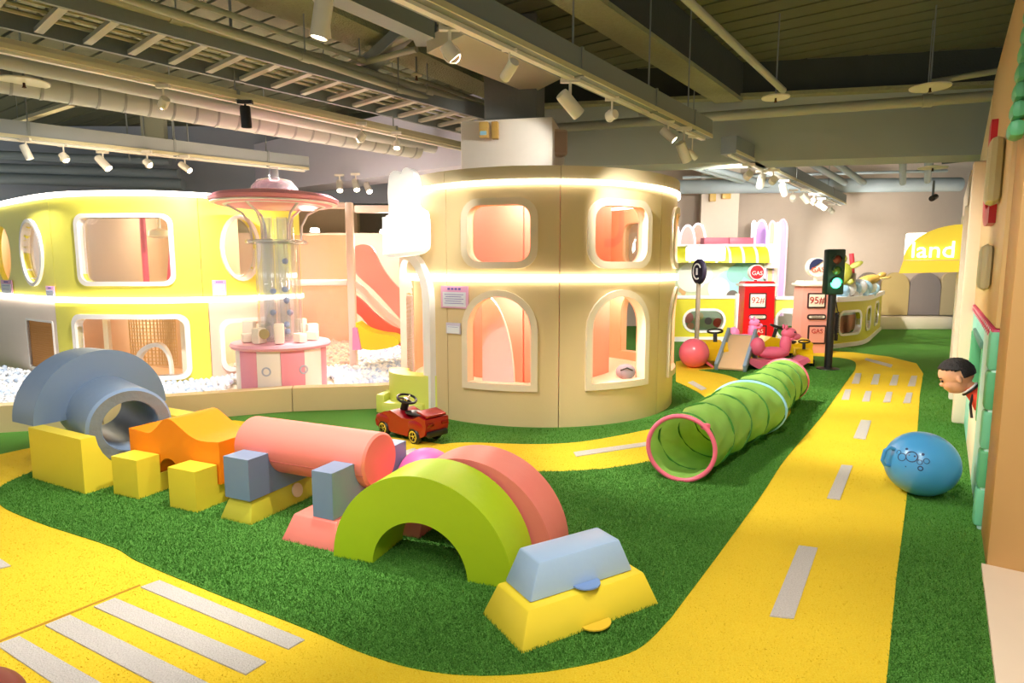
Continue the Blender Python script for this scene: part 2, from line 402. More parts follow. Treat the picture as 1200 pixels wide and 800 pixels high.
structure_beam('trim_2', b1-d_*.35+nrm*.35+Vector((0, 0, .85)), b2+d_*3+nrm*.35+Vector((0, 0, .85)), .8, .5, dark, 'dark upper part of the right ceiling beam')
c1, c2 = G(553, 191.5, 3), G(340, 221, 3); d2 = (c2-c1).normalized(); n2 = Vector((-d2.y, d2.x, 0))
if n2.y < 0: n2 = -n2
structure_beam('trim_3', c1+n2*.3-d2*.2, c2+d2*8+n2*.3, .6, .95, M('lilac_grey_paint', (200, 202, 218), .7, .05, 8), 'blue-grey ceiling beam running left from the column')
def slab_px(name, quad, z, h, mat, label=None, parent=None):       # slab whose underside has these photo corners at height z
    pts = [tuple(G(x, y, z).xy) for x, y in quad]; o = poly_slab(name, pts, z, z+h, mat, parent)
    # close the underside
    me = o.data; bm = bmesh.new(); bm.from_mesh(me); vs = [bm.verts.new((p[0], p[1], z)) for p in pts]; bm.faces.new(vs[::-1])
    bmesh.ops.remove_doubles(bm, verts=bm.verts, dist=1e-4); bmesh.ops.recalc_face_normals(bm, faces=bm.faces); bm.to_mesh(me); bm.free()
    if label: tag(o, label, kind='structure')
    return o
slab_px('trim_11', [(560, -50), (632, -50), (870, 119), (838, 121)], 3.8, .5, dark, 'sides of the sprayed ceiling beam, shade put in as dark colour')  # same sprayed beam; the dark colour stands in for shade on its sides
slab_px('trim_4', [(560, -50), (632, -50), (870, 119), (838, 121)], 3.75, .05, spray, 'sprayed concrete ceiling beam, coarse pale surface')
slab_px('trim_5', [(120, -60), (235, -60), (600, 112), (600, 128)], 3.8, .3, spray, 'second sprayed ceiling beam further left')
ml = b1-d_*.35; mr = b2+d_*3
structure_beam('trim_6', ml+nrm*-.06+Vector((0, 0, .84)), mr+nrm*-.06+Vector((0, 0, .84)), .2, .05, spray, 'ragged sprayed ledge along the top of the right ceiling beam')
# far walls
wb = B().box((4, 16.3, 2.1), (30, .2, 4.4)).obj('wall_back', M('beige_wall', (206, 188, 170), .8, .05, 20)); tag(wb, 'beige far wall', kind='structure')
bh = B().box((-8.2, 12.7, 3.55), (14, .3, 1.5)).obj('trim_8', M('dusk_blue_paint', (150, 160, 174), .7, .1, 4)); tag(bh, 'blue-grey bulkhead above the tan wall at the left', kind='structure')
wl = B().box((-9.2, 13.0, 2.1), (12, .2, 4.4), .0).obj('wall_left', M('tan_wall', (214, 186, 146), .8)); tag(wl, 'tan wall beyond the lemon playhouse', kind='structure')
# column through the drum
cp = P(604, 190, 7.35)
zc = P(604, 139, 6.85).z
db = B().box((cp.x, 7.5, (zc+4.3)/2), (.6, .6, 4.3-zc), math.radians(-12)).obj('trim_9', M('haunch_grey', (110, 112, 104), .8, .2, 20)); tag(db, 'dark haunch between column head and ceiling', kind='structure')
cl = B().box((cp.x, 7.35, zc/2), (1.02, 1.02, zc), math.radians(-12), .02).obj('trim_column', M('white_column_paint', (246, 236, 220), .6)); tag(cl, 'white square column rising through the drum playhouse', kind='structure')
# ================================================================== TRACK BEAMS, PIPES
def track_beam(name, label, cat, a, b, w, h, z, mat, lip=True, rods=(), back=3.0):
    A = G(*a, z); Bp = G(*b, z); d = (Bp-A).normalized(); A = A-d*back; L = (Bp-A).length; rz = math.atan2(d.y, d.x)
    t = thing(name, label, cat, A, rz)
    B().box((L/2, 0, h/2), (L, w, h)).obj('channel', mat, t)
    if lip:
        B().box((L/2, 0, -.012), (L-.1, .05, .024)).obj('track_rail', lampw, t)
        B().box((L/2, -w/2-.006, .02), (L-.02, .012, .04)).obj('edge_lip', M('cream_edge', (206, 200, 160), .5), t)
    for k in rods:
        B().tube([(L*k, 0, h), (L*k, 0, CZ-z)], .008, 6).obj('hanger_rod', steel, t)
        B().box((L*k, 0, h*.5), (.03, w+.02, h+.02)).obj('hanger_clamp', steel, t)
    return t, A, d, L
def brm(px, py, z): return G(px, py, z)
tA = track_beam('lighting_track_beam', 'long grey-green lighting track beam slanting down from top centre to the right', 'ceiling beam', (477, 0), (826, 163), .17, .2, 3.0, steel, True, (.35, .62, .8, .93))
tE = track_beam('lighting_track_beam', 'pale lighting track beam crossing above the lemon playhouse at the far left', 'ceiling beam', (0, 161), (360, 200), .16, .2, 3.0, M('blue_grey_metal', (150, 158, 160), .55), True, (.45, .7, .9), 2.5)
tC = track_beam('lighting_track_beam', 'cream-lipped track rail running beside the white duct at upper left', 'ceiling beam', (0, 58), (548, 176), .12, .08, 3.15, M('pale_beige_paint', (190, 184, 150), .5), True, (.5, .8), 1.5)
tF = track_beam('lighting_track_beam', 'far grey track beam crowded with white lamps near the back wall', 'ceiling beam', (880, 192), (986, 240), .2, .22, 3.0, steel, True, (.4, .8), 1.0)
# cable ladder
def ladder():
    z = 3.35; A = G(-60, 18, z); E = G(556, 160, z); A2 = G(-60, 52, z); d = (E-A).normalized(); L = (E-A).length; rz = math.atan2(d.y, d.x)
    wdt = abs((A2-A).cross(d).z); wdt = max(.3, wdt)
    t = thing('cable_ladder', 'grey cable ladder with pale rungs above the left track rail', 'cable tray', A, rz)
    s = -1 
    B().box((L/2, 0, .08), (L, .04, .16)).obj('side_rail', steel, t); B().box((L/2, s*wdt, .08), (L, .04, .16)).obj('side_rail', steel, t)
    r = B().box((0, 0, 0), (.06, wdt-.05, .035)).mesh('rung', M('pale_rung', (188, 186, 170), .5))
    n = int(L/.33)
    for k in range(n): link('rung', r, t, (.2+k*.33, s*wdt/2, .03))
    for k in range(3): B().tube([(0, s*wdt*(.3+.2*k), .07), (L, s*wdt*(.3+.2*k), .07)], .018, 6).obj('cable', M('pale_cable', (170, 168, 140), .7), t)
ladder()
def pipe(name, label, pts, r, mat, cat='pipe', ribs=0, seg=14, fit=()):
    t = thing(name, label, cat, pts[0]); o = Vector(pts[0]); q = [Vector(p)-o for p in pts]
    B().tube(q, r, seg).obj('pipe_run', mat, t)
    d = (q[1]-q[0]); L = d.length; dn = d.normalized()
    for k in range(ribs):
        c = q[0]+d*((k+.5)/ribs); B().tube([c-dn*.012, c+dn*.012], r*1.05, seg).obj('band', M('duct_band', (150, 152, 145), .5), t)
    for f in fit:
        c = q[0]+d*f; B().tube([c-dn*.05, c+dn*.05], r*1.22, seg).obj('coupling', mat, t)
        B().tube([c+Vector((0, 0, r)), Vector((c.x, c.y, CZ-o.z))], .007, 6).obj('hanger_rod', steel, t)
    return t
def gl(a, b, z, ext0=0, ext1=0):
    A = G(*a, z); E = G(*b, z); d = (E-A).normalized(); return [A-d*ext0, E+d*ext1]
pipe('air_duct', 'fat white wrapped air duct with ring bands at upper left', gl((0, 92), (470, 172), 3.25, 1.2, .3), .13, duct_m, 'duct', 26, 18)
pipe('air_duct', 'smooth pale duct lying between track rail and white duct', gl((0, 70), (540, 180), 3.3, 1.2, 0), .075, duct_m, 'duct')
pipe('ceiling_pipe', 'thick cream pipe, middle of the three beside the cable ladder', gl((100, -12), (575, 129), 3.5, 1, 0), .05, pipe_m, fit=(.3, .55, .8))
pipe('ceiling_pipe', 'cream jointed pipe closest to the cable ladder', gl((142, -5), (562, 136), 3.42, .6, 0), .035, pipe_m, fit=(.45, .7))
pipe('ceiling_pipe', 'thin cream pipe, uppermost of the three above the ladder', gl((220, 0), (606, 133), 3.6, 1, 0), .025, pipe_m, fit=(.5,))
pipe('ceiling_pipe', 'steep cream pipe dropping from the top edge to a round plate', [G(798, -15, 3.7)-Vector((.5, .6, 0)), G(918, 106, 3.45)], .035, pipe_m, fit=())
pa, pb = G(626, 152, 3.42), G(1195, 110, 3.42)
pipe('ceiling_pipe', 'long pale pipe running along the front of the right ceiling beam', [pa, pb+(pb-pa).normalized()*2], .06, pipe_m, fit=(.28, .62))
pipe('ceiling_pipe', 'short thin pipe above the right end of the long beam pipe', [G(1092, 96, 3.5), G(1200, 78, 3.5)], .03, pipe_m)
pipe('ceiling_pipe', 'slanting branch pipe crossing behind the three cream pipes', gl((405, 78), (482, 40), 3.7), .035, pipe_m)
pipe('ceiling_pipe', 'lower slanting branch pipe beside the box duct', gl((375, 86), (470, 62), 3.6, .2, .2), .03, pipe_m)
bd = thing('box_duct', 'square grey duct elbow dropping in front of the ceiling cassette', 'duct', G(498, 50, 3.6))
B().beam((0, 0, .25), Vector(G(430, 78, 3.6))-Vector(G(498, 50, 3.6)), .16, .12).obj('branch', steel, bd); B().box((0, 0, .25), (.2, .2, .5)).obj('drop', steel, bd)
slab = slab_px('ceiling_cassette', [(500, 62), (545, 40), (658, 92), (622, 110)], 3.5, .14, M('cassette_white', (206, 196, 168), .5)); tag(slab, 'flat pale ceiling cassette panel beside the track beam', 'ceiling panel')
for (x, y, z, r, lb) in ((271, 55, 3.45, .16, 'round cream sprinkler plate over the upper left pipes'), (909, 115, 3.4, .15, 'round white sprinkler plate below the steep pipe'), (1090, 103, 3.45, .2, 'flat round sprinkler plate at the right beam pipe'), (28, 97, 3.2, .2, 'round pale sprinkler plate by the left edge'), (583, 138, 3.35, .13, 'small round sprinkler plate above the white column'), (488, 89, 3.6, .06, 'tiny hanging sprinkler cup beside the box duct'), (1093, 197, 3.0, .2, 'far sprinkler plate under the right beam')):
    p = G(x, y, z); t = thing('sprinkler', lb, 'sprinkler', p)
    B().lathe([(0, 0), (r*.98, 0), (r, .012), (r*.5, .03), (0, .035)], 28, close=False).obj('plate', M('plate_cream', (216, 212, 184), .5), t)
    B().lathe([(0, -.05), (.02, -.045), (.012, -.03), (.01, 0), (0, 0)], 12, close=False).obj('nozzle', M('brass_dark', (70, 40, 20), .4, metal=.6), t)
    B().tube([(0, 0, .03), (0, 0, CZ-z)], .009, 6).obj('drop_pipe', steel, t)
# far ceiling services
pipe('air_duct', 'long pale duct across the far ceiling in front of the beige wall', [P(790, 219, 14.65), P(1125, 216, 14.65)], .16, M('blue_pale_duct', (170, 182, 186), .6), 'duct', 0, 16)
pipe('ceiling_pipe', 'thin pale pipe hung above the far duct', [P(800, 208, 13.5), P(1110, 200, 13.5)], .03, M('blue_pale_duct', (170, 182, 186)))
for i, (a, b) in enumerate((((948, 190), (990, 214)), ((975, 188), (1012, 214)), ((1058, 186), (1058, 214)), ((1088, 186), (1087, 212)), ((812, 195), (870, 212)), ((828, 196), (900, 216)))):
    pipe('ceiling_pipe', ['pale slanting far pipe left of the paired ones', 'pale slanting far pipe right of its twin', 'upright-looking far pipe nearer the middle', 'far pipe above the canopy sign', 'far slanting pipe just right of the drum roof', 'second far slanting pipe right of the drum roof'][i], [P(*a, 11.3), P(*b, 12.6)], .06, M('blue_pale_duct', (170, 182, 186)))
for i, (a, b) in enumerate((((330, 212), (556, 188)), ((380, 222), (470, 205)))):
    pipe('ceiling_pipe', ['thin pipe behind the left ceiling beam', 'lower thin pipe above the clear tower'][i], [P(*a, 13), P(*b, 13)], .03, pipe_m)
for i, (x0, x1, y, r) in enumerate(((0, 210, 200, .09), (0, 215, 212, .1), (0, 120, 186, .05), (60, 200, 186, .07))):
    pipe('air_duct', ['dark duct low over the far left', 'blue-grey lower duct over the far left wall', 'thin upper duct over the far left', 'short dark duct behind the left lamps'][i], [P(x0-60, y-5, 11.5), P(x1, y+4, 11.5)], r, M('dark_blue_duct', (128, 142, 150), .6), 'duct')
t = thing('linear_lamp', 'slim unlit linear fitting hanging at the upper left', 'lamp', G(50, 132, 3.3))
a = G(18, 143, 3.3); b = G(84, 122, 3.3); o = G(50, 132, 3.3)
B().beam(a-o, b-o, .07, .04).obj('lamp_body', M('pale_beige_paint', (190, 184, 150)), t); B().tube([(b-o)*.9, (b-o)*.9+Vector((0, 0, 1))], .004, 5).obj('wire', steel, t); B().tube([(a-o)*.9, (a-o)*.9+Vector((0, 0, 1))], .004, 5).obj('wire', steel, t)
t = thing('access_frame', 'dark service frame on rods beyond the upper left duct', 'ceiling frame', P(180, 148, 9.5))
for z in (-.3, .28): B().box((0, 0, z), (.95, .3, .05)).obj('crossbar', M('dark_blue_duct', (128, 142, 150)), t)
for x in (-.4, -.15, .3, .5): B().tube([(x, 0, -.5), (x, 0, 1.2)], .012, 6).obj('rod', steel, t)
B().box((-.05, .1, 0), (.35, .1, .45)).obj('cover_plate', pipe_m, t)
# ------------------------------------------------------------------ track lamps
glass_on = emis('lamp_lens', (255, 244, 224), 25)
def lamp(px, py, z, label, aim=None, size=1.0, body=lampw, power=60, ang=75, ztop=None, gimbal=False, tint=(1, .96, .9), group=None, light=True):
    p = G(px, py, z) if z else px
    t = thing('track_spotlight', label, 'spotlight', p, 0, group)
    aim = Vector(aim) if aim else Vector((p.x, p.y+.3, 0)); d = (aim-p).normalized(); r = .042*size; L = (.09 if gimbal else .17)*size
    zt = (ztop or z+.16)-z
    B().box((0, 0, zt-.02), (.12*size, .035*size, .035)).obj('track_adapter', body, t)
    B().tube([(0, 0, zt-.02), (0, 0, .0)], .009*size, 8).obj('stem', body, t)
    bo = B(); bo.lathe([(0, -L/2), (r*.9, -L/2), (r, -L*.4), (r, L/2), (r*.86, L/2), (r*.86, L*.42), (0, L*.42)], 20, axis=d, close=False); bo.obj('lamp_body', body, t)
    if gimbal: B().lathe([(r*1.2, -.006), (r*1.3, -.006), (r*1.3, .006), (r*1.2, .006)], 20, c=d*L*.2, axis=(d.cross(Vector((0, 0, 1)))+Vector((1e-3, 0, 0)))).obj('gimbal_ring', body, t)
    B().lathe([(0, L*.43), (r*.85, L*.43), (r*.85, L*.44), (0, L*.44)], 20, axis=d, close=False).obj('lens', glass_on if light else black, t)
    if light:
        ld = bpy.data.lights.new('spot_beam', 'SPOT'); ld.energy = power*SPOT; ld.spot_size = math.radians(ang); ld.spot_blend = .6; ld.shadow_soft_size = .04; ld.color = tint
        lo = bpy.data.objects.new('spot_beam', ld); COL.objects.link(lo); lo.parent = t; lo.location = d*(L*.5+.02); lo.rotation_euler = d.to_track_quat('-Z', 'Y').to_euler()
    return t
lamp(377, 22, 2.82, 'large white cylinder lamp at the top of the photo', (-1.6, 3.6, 0), 1.15, power=240, ztop=3.2)
lamp(527, 60, 2.86, 'caged white gimbal lamp, highest on the long central track', (1.9, 5.0, 0), 1.1, gimbal=True, power=420, ang=60)
lamp(597, 82, 2.86, 'glaring white lamp second down the long central track', (-1.15, 6.3, 1.7), .9, power=210, ang=38)
lamp(668, 122, 2.8, 'big tilted white cylinder lamp midway on the central track', (3.4, 6.6, 0), 1.3, power=320, ztop=3.0)
lamp(717, 135, 2.84, 'small gimbal lamp right of the big tilted cylinder', (-.1, 6.9, 2.75), 1, gimbal=True, power=90, ang=40)
lamp(783, 158, 2.86, 'bright sideways lamp near the lower end of the central track', (4.6, 5.4, 0), 1, power=260)
lamp(801, 178, 2.74, 'hanging cylinder lamp at the lower end of the central track', (3.6, 8.2, 0), 1.3, power=260, ztop=3.0)
lamp(811, 181, 2.78, 'tiny lamp at the very end of the central track', (5.5, 8.0, 0), .8, power=120, ztop=3.0)
lamp(192, 120, 2.98, 'lit white lamp on the cream-lipped rail at upper left', (-5.2, 7.2, .8), 1, gimbal=True, power=520, ang=95)
lamp(288, 137, 2.98, 'black angled cylinder lamp on the cream-lipped rail', None, 1.2, black, light=False)
lamp(424, 160, 2.98, 'cage lamp on the cream-lipped rail left of the column', (-3.2, 7.4, 1.0), 1, gimbal=True, power=420)
lamp(465, 170, 2.98, 'cage lamp on the cream-lipped rail closest to the column', (-1.3, 6.9, 1.4), 1, gimbal=True, power=120)
for i, (x, y) in enumerate(((31, 178), (75, 184), (121, 191), (173, 191), (217, 196))):
    lamp(x, y, 2.85, ['leftmost white lamp on the far left track beam', 'cage lamp second on the far left track beam', 'large white lamp third on the far left track beam', 'white lamp fourth on the far left track beam', 'last lamp at the right of the far left track beam'][i], (-5.2+i*.9, 7.9, .9), 1.2 if i == 2 else 1, power=260, ang=95, gimbal=i in (1, 3))
fl_ = [(877, 205), (892, 212), (906, 211), (918, 222), (929, 232), (943, 232), (953, 236), (962, 241), (974, 247)]
for i, (x, y) in enumerate(fl_):
    lamp(x, y, 2.78, ['first', 'second', 'third', 'fourth', 'fifth', 'sixth', 'seventh', 'eighth', 'ninth'][i]+' white lamp counted from the left on the far right track', (3.6+.95*i, 12.8, .3) if i % 2 else (3.2+1.0*i, 16.3, 1.3), 1.3, power=(190 if i % 2 else 330), ang=95, gimbal=i % 2 == 0)
for i, (x, y) in enumerate(((398, 218), (417, 217), (431, 220))):
    lamp(x, y, 2.9, ['left', 'middle', 'right'][i]+' one of three small far lamps above the pink slide', (-2.4+.6*i, 9.0, .6), 1.3, power=260, tint=(1, .9, .82), ztop=3.1)
# added tracks and lamps out of view, fill light over the near floor
for k, v in enumerate((3.3, .25)):
    a, b = UV(-1.2, v, 3.2), UV(3.0 if k else 3.6, v, 3.2); t = thing('lighting_track_beam', ['added overhead track left of the camera, out of the picture', 'added overhead track right of the camera, out of the picture'][k], 'ceiling beam', a)
    B().beam(Vector((0, 0, .1)), b-a+Vector((0, 0, .1)), .16, .2).obj('channel', steel, t)
    B().tube([(0, 0, .2), (0, 0, CZ-3.2)], .01, 6).obj('hanger_rod', steel, t); B().tube([b-a+Vector((0, 0, .2)), b-a+Vector((0, 0, CZ-3.2))], .01, 6).obj('hanger_rod', steel, t)
    for j in range(4):
        p = UV(-.8+1.05*j+(.3 if k == 0 else 0), v, 3.03)
        lamp(p, 0, 0, 'added fill lamp on an added overhead track, out of the picture', (p.x+(.6 if k else -.3), p.y+1.4, 0), 1, power=120, ztop=.17, ang=100, group='added fill lamps overhead')
# column fittings
t = thing('emergency_light', 'twin-head emergency light on the white column', 'emergency light', P(575, 152, 6.78), math.radians(-12))
B().box((-.07, 0, 0), (.1, .08, .16), 0, .01).obj('lamp_head', M('amber_box', (214, 178, 96), .4), t); B().box((.05, 0, -.01), (.07, .07, .18), 0, .01).obj('lamp_head', M('amber_box2', (200, 160, 80), .4), t); B().box((-.07, -.045, -.04), (.07, .01, .04)).obj('indicator', M('pale_blue', (150, 200, 220)), t)
t = thing('wall_speaker', 'beige box speaker hung on the right of the white column', 'speaker', P(653, 168, 7.0), math.radians(20))
B().box((0, 0, 0), (.2, .16, .28), 0, .03).obj('cabinet', M('speaker_beige', (206, 184, 160), .5), t); B().box((0, -.082, 0), (.15, .01, .22), 0, .004).obj('grille', M('speaker_grille', (190, 165, 140), .8, .5, 200), t)
# ================================================================== CREAM DRUM PLAYHOUSE
DC = (.32, 7.27); DR = 1.55; DP = Path(c=DC, R=DR)
dr = thing('drum_playhouse', 'round two-storey cream padded playhouse with glowing light bands', 'playhouse', (DC[0], DC[1], 0)); OFF = Vector((-DC[0], -DC[1], 0))
class Sub(Path):                     # same wall expressed in the playhouse's own frame
    def __init__(s, b, o): s.b = b; s.o = o; s.R = b.R; s.len = b.len
    def at(s, d): p, n = s.b.at(d); return p+Vector((s.o.x, s.o.y)), n
    def w(s, d, z, off=0.0): return s.b.w(d, z, off)+s.o
DL = Sub(DP, OFF)
zmid = P(657, 326, 5.75).z; ztop = P(657, 213, 5.75).z
def boxsz(path, x0, x1, y0, y1, **k):
    a, za = path.find(x0, (y0+y1)/2, **k); b, zb = path.find(x1, (y0+y1)/2, **k); m = (x0+x1)/2
    z0 = path.find(m, y1, **k)[1]; z1 = path.find(m, y0, **k)[1]; return a, b, z0, z1
W1 = boxsz(DP, 548, 622, 239.5, 307); W2 = boxsz(DP, 697, 756, 238, 304); W3 = boxsz(DP, 552, 627, 347, 450); W4 = boxsz(DP, 700, 758, 341, 446)
seamA = DP.find(657, 260)[0]; seamB = DP.find(775, 260)[0]; seamC = DP.find(524, 400)[0]; sp = seamB-seamA
per = DR*2*PI
c1_ = (W1[0]+W1[1])/2; c2_ = (W2[0]+W2[1])/2; stepw = c2_-c1_; hw = (W1[1]-W1[0])/2; hw3 = (W3[1]-W3[0])/2
door = (-1.38*DR, -.86*DR); dz1 = P(490, 304, 6.6).z
ups = []; lows = []
for k in range(-3, 5):
    c = c1_+stepw*k
    if k in (-1, -2): continue
    ups.append((c-hw, c+hw)); lows.append((c-hw3, c+hw3))
seams = sorted([seamC, seamA, seamB]+[seamB+stepw*k for k in (1, 2, 3)]+[seamC-stepw*1.13, seamC-stepw*2.0])
seams.append(seams[0]+per)
frames = []
def clip_wins(wins, a, b, z0, z1, kind):
    out = []
    for (p, q) in wins:
        for sh in (-per, 0, per):
            if p+sh > a+.03 and q+sh < b-.03: out.append(rrect(p+sh, q+sh, z0, z1, .13) if kind == 'r' else archp(p+sh, q+sh, z0, z1))
    return out
for i in range(len(seams)-1):
    a, b = seams[i]+.004, seams[i+1]-.004
    hu = clip_wins(ups, a, b, W1[2], W1[3], 'r'); hl = clip_wins(lows, a, b, W3[2], W3[3], 'a')
    doorh = []
    for sh in (-per, 0, per):
        if door[0]+sh > a and door[1]+sh < b: doorh = [[(x, z) for x, z in archp(door[0]+sh, door[1]+sh, .03, dz1, e=1.0)]]
    curved('wall_panel', DL, [(a, zmid+.03), (b, zmid+.03), (b, ztop-.02), (a, ztop-.02)], hu, -.06, 0, cream, dr)
    curved('wall_panel', DL, [(a, 0.0), (b, 0.0), (b, zmid-.03), (a, zmid-.03)], hl if not doorh else doorh, -.06, 0, cream, dr)
    curved('wall_lining', DL, [(a, .25), (b, .25), (b, zmid-.03), (a, zmid-.03)], hl if not doorh else doorh, -.09, -.062, peach, dr)
    curved('wall_lining', DL, [(a, zmid+.03), (b, zmid+.03), (b, ztop-.02), (a, ztop-.02)], hu, -.09, -.062, peach, dr)
fr_m = vinyl('window_trim_vinyl', (232, 216, 186))
for (p, q) in ups:
    f = curved('window_frame', DL, rrect(p-.065, q+.065, W1[2]-.06, W1[3]+.06, .18), [rrect(p+.005, q-.005, W1[2]+.005, W1[3]-.005, .125)], -.07, .03, fr_m, dr)
    curved('pane', DL, rrect(p, q, W1[2], W1[3], .13), [], -.04, -.035, acr, f)
for (p, q) in lows:
    f = curved('window_frame', DL, archp(p-.06, q+.06, W3[2]-.06, W3[3]+.06), [archp(p+.005, q-.005, W3[2]+.005, W3[3]-.005)], -.07, .03, fr_m, dr)
df = curved('door_frame', DL, archp(door[0]-.1, door[1]+.12, .0, dz1+.1), [archp(door[0], door[1], -.01, dz1)], -.08, .07, white, dr); df['label'] = 'glossy white arched door frame'
seg0 = seams[0]
strip('light_band', DL, seg0, seg0+per, zmid-.03, zmid+.03, -.02, .03, led, dr)
for i in range(len(seams)-1):
    strip('roof_rim', DL, seams[i]+.003, seams[i+1]-.003, ztop+.02, ztop+.14, -.1, .02, vinyl('rim_vinyl', (206, 190, 152)), dr)
strip('light_band', DL, seg0, seg0+per, ztop-.02, ztop+.02, -.02, .028, led, dr)
B().lathe([(.0, ztop+.08), (DR-.1, ztop+.08), (DR-.1, ztop+.12), (0, ztop+.12)], 64, close=False).obj('roof', M('roof_board', (226, 190, 160), .6), dr)
B().lathe([(.0, zmid-.05), (DR-.09, zmid-.05), (DR-.09, zmid+.03), (0, zmid+.03)], 64, close=False).obj('upper_floor', peach, dr)
B().lathe([(.0, .0), (DR-.09, .0), (DR-.09, .3), (0, .3)], 64, close=False).obj('lower_floor', creamlt, dr)
# clad core: eight pink boards on each storey
core = B()
for k in range(8):
    a = 2*PI*k/8+PI/8-.2
    for z0, z1 in ((.3, zmid-.05), (zmid+.03, ztop+.08)):
        B().box((math.cos(a)*.78-.03, math.sin(a)*.78, (z0+z1)/2), (.04, .64, z1-z0), a, .008).obj('core_board', pinkw, dr)
for (x, y, z, e) in ((-.35, -1.12, ztop+.06, 26), (.2, -1.12, ztop+.06, 26), (1.1, -.4, ztop+.06, 8), (1.1, .5, ztop+.06, 8), (-1.1, -.3, ztop+.06, 10), (-.5, -1.1, zmid-.07, 14), (.3, -1.15, zmid-.07, 14), (1.1, -.4, zmid-.07, 14), (1.0, .7, zmid-.07, 12), (-1.1, -.2, zmid-.07, 14), (0, 1.2, zmid-.07, 10)):
    B().lathe([(0, -.01), (.05, -.01), (.06, .01), (0, .01)], 16, c=(x, y, z), close=False).obj('downlight', glass_on, dr)
    ld = bpy.data.lights.new('downlight_beam', 'POINT'); ld.energy = e; ld.color = (1, .85, .72); ld.shadow_soft_size = .06
    lo = bpy.data.objects.new('downlight_beam', ld); COL.objects.link(lo); lo.parent = dr; lo.location = (x, y, z-.08)
pl = B(); pl.prism([(0, 0)]+[(.34*math.cos(PI/2*k/12), .95*math.sin(PI/2*k/12)) for k in range(13)], .04, .008); o_ = pl.obj('arched_screen', M('screen_blush', (250, 222, 220), .5), dr); o_.location = (-.62, -1.12, .3); o_.rotation_euler = (0, 0, -.35)
B().tube([(-.7, -1.1, ztop+.0), (1.2, -.85, ztop+.0)], .03, 8).obj('ceiling_batten', peach, dr)
# posters on the drum
def poster(label, path, px0, px1, py0, py1, mats, lines, cat='notice', title=None):
    a, b, z0, z1 = boxsz(path, px0, px1, py0, py1)
    c = path.w((a+b)/2, (z0+z1)/2, .012); p_, n = path.at((a+b)/2); rz = math.atan2(n.x, -n.y)
    t = thing('notice', label, cat, c, rz); W_ = abs(b-a); Hh = z1-z0
    B().box((0, 0, 0), (W_, .012, Hh), 0, .003).obj('backing', mats[0], t)
    B().box((0, -.008, -Hh*.1), (W_*.84, .004, Hh*.66)).obj('sheet', mats[1], t)
    for k in range(lines):
        B().box((-W_*.02*(k % 2), -.0115, Hh*.12-k*Hh*.5/lines), (W_*(.7-.12*(k % 2)), .003, Hh*.022)).obj('text_line', mats[2], t)
    if title:
        for k in range(title): B().box((W_*.13*(k-(title-1)/2), -.008, Hh*.37), (W_*.085, .004, Hh*.1)).obj('title_character', mats[2], t)
    return t
PM = (M('notice_pink', (236, 176, 214), .5), M('notice_sheet', (228, 232, 240), .5), M('notice_ink', (126, 108, 190), .6))
poster('pink-bordered notice with lilac title on the cream drum', DP, 519, 550, 335, 361, PM, 5, title=4)
poster('small lilac plate under the pink-bordered notice', DP, 524, 541, 378, 391, (M('notice_lilac', (206, 196, 214)), M('notice_sheet', (228, 232, 240)), PM[2]), 1)
# white sign with two ear-like lobes; slight emission stands in for spotlight glare
sgd = 6.15; o = P(478, 250, sgd); sg = thing('lobed_sign', 'white sign, spotlight glare put in, with two rounded lobes above a square panel by the drum door', 'sign', o, math.radians(-28))
sgm = M('sign_white_glare', (252, 250, 246), .3, emit=.35)
def pxl(x, y): return ((x-478)/F*sgd*1.05, -(y-250)/F*sgd)
pf = [pxl(*q) for q in ((450, 296), (449, 262), (452, 252), (456, 249), (455, 225), (458, 207), (464, 202), (470, 203), (473, 207), (477, 201), (483, 200), (490, 207), (493, 222), (491, 240), (497, 246), (503, 252), (504, 285), (500, 293), (490, 297), (470, 299), (455, 300))]
B().prism([(x, z) for x, z in smooth_px(pf+[pf[0]], 3)[:-1]], .1, .012, off=-.05).obj('sign_body', sgm, sg)
B().prism([(pxl(451, 0)[0], pxl(0, 297)[1]), (pxl(503, 0)[0], pxl(0, 293)[1]), (pxl(503, 0)[0], pxl(0, 252)[1]), (pxl(451, 0)[0], pxl(0, 254)[1])], .05, .015, off=-.1).obj('front_panel', sgm, sg)
B().box((.12, .12, -.1), (.1, .3, .1)).obj('bracket', fr_m, sg)
# grey backpack seen inside
p = P(733, 440, 6.1); t = thing('toy_bag', 'rounded grey bag on the window sill inside the drum', 'bag', (p.x, p.y, W4[2]-.06+.06))
bb = B(); bb.ball((0, 0, .06), .1, (1, .7, .8)); bb.obj('bag_body', M('bag_grey', (150, 140, 146), .7, .3, 30), t); B().tube([(-.06, -.05, .08), (0, -.08, .11), (.06, -.05, .08)], .008, 6).obj('bag_strap', black, t)
p = P(500, 452, 7.3)
# lime steps by the door
ls = P(490, 482, 6.45); ls = G(488, 484, 0); t = thing('padded_step', 'pale lime curved padded seat block at the drum door', 'foam seat', (-.98, 6.35, 0), math.radians(-18))
pl_ = vinyl('pale_lime_vinyl', (226, 232, 110))
B().lathe([(.26, 0), (.46, 0), (.46, .42), (.26, .42)], 14, c=(.02, .28, 0), a0=-PI*.95, a1=-.1).obj('curved_back', pl_, t)
B().box((-.08, -.12, .07), (.44, .26, .14), .1, .02).obj('seat_pad', pl_, t); B().box((-.38, -.02, .1), (.1, .3, .2), .1, .02).obj('end_pad', pl_, t)
# white ball on the grass
t = B().ball((0, 0, 0), .035, seg=16, rings=10).obj('play_ball', M('ball_white', (240, 240, 236), .4)); t.location = G(447, 483, .0)+Vector((0, 0, .035)); tag(t, 'single white ball lying on the turf in front of the pit fence', 'ball')
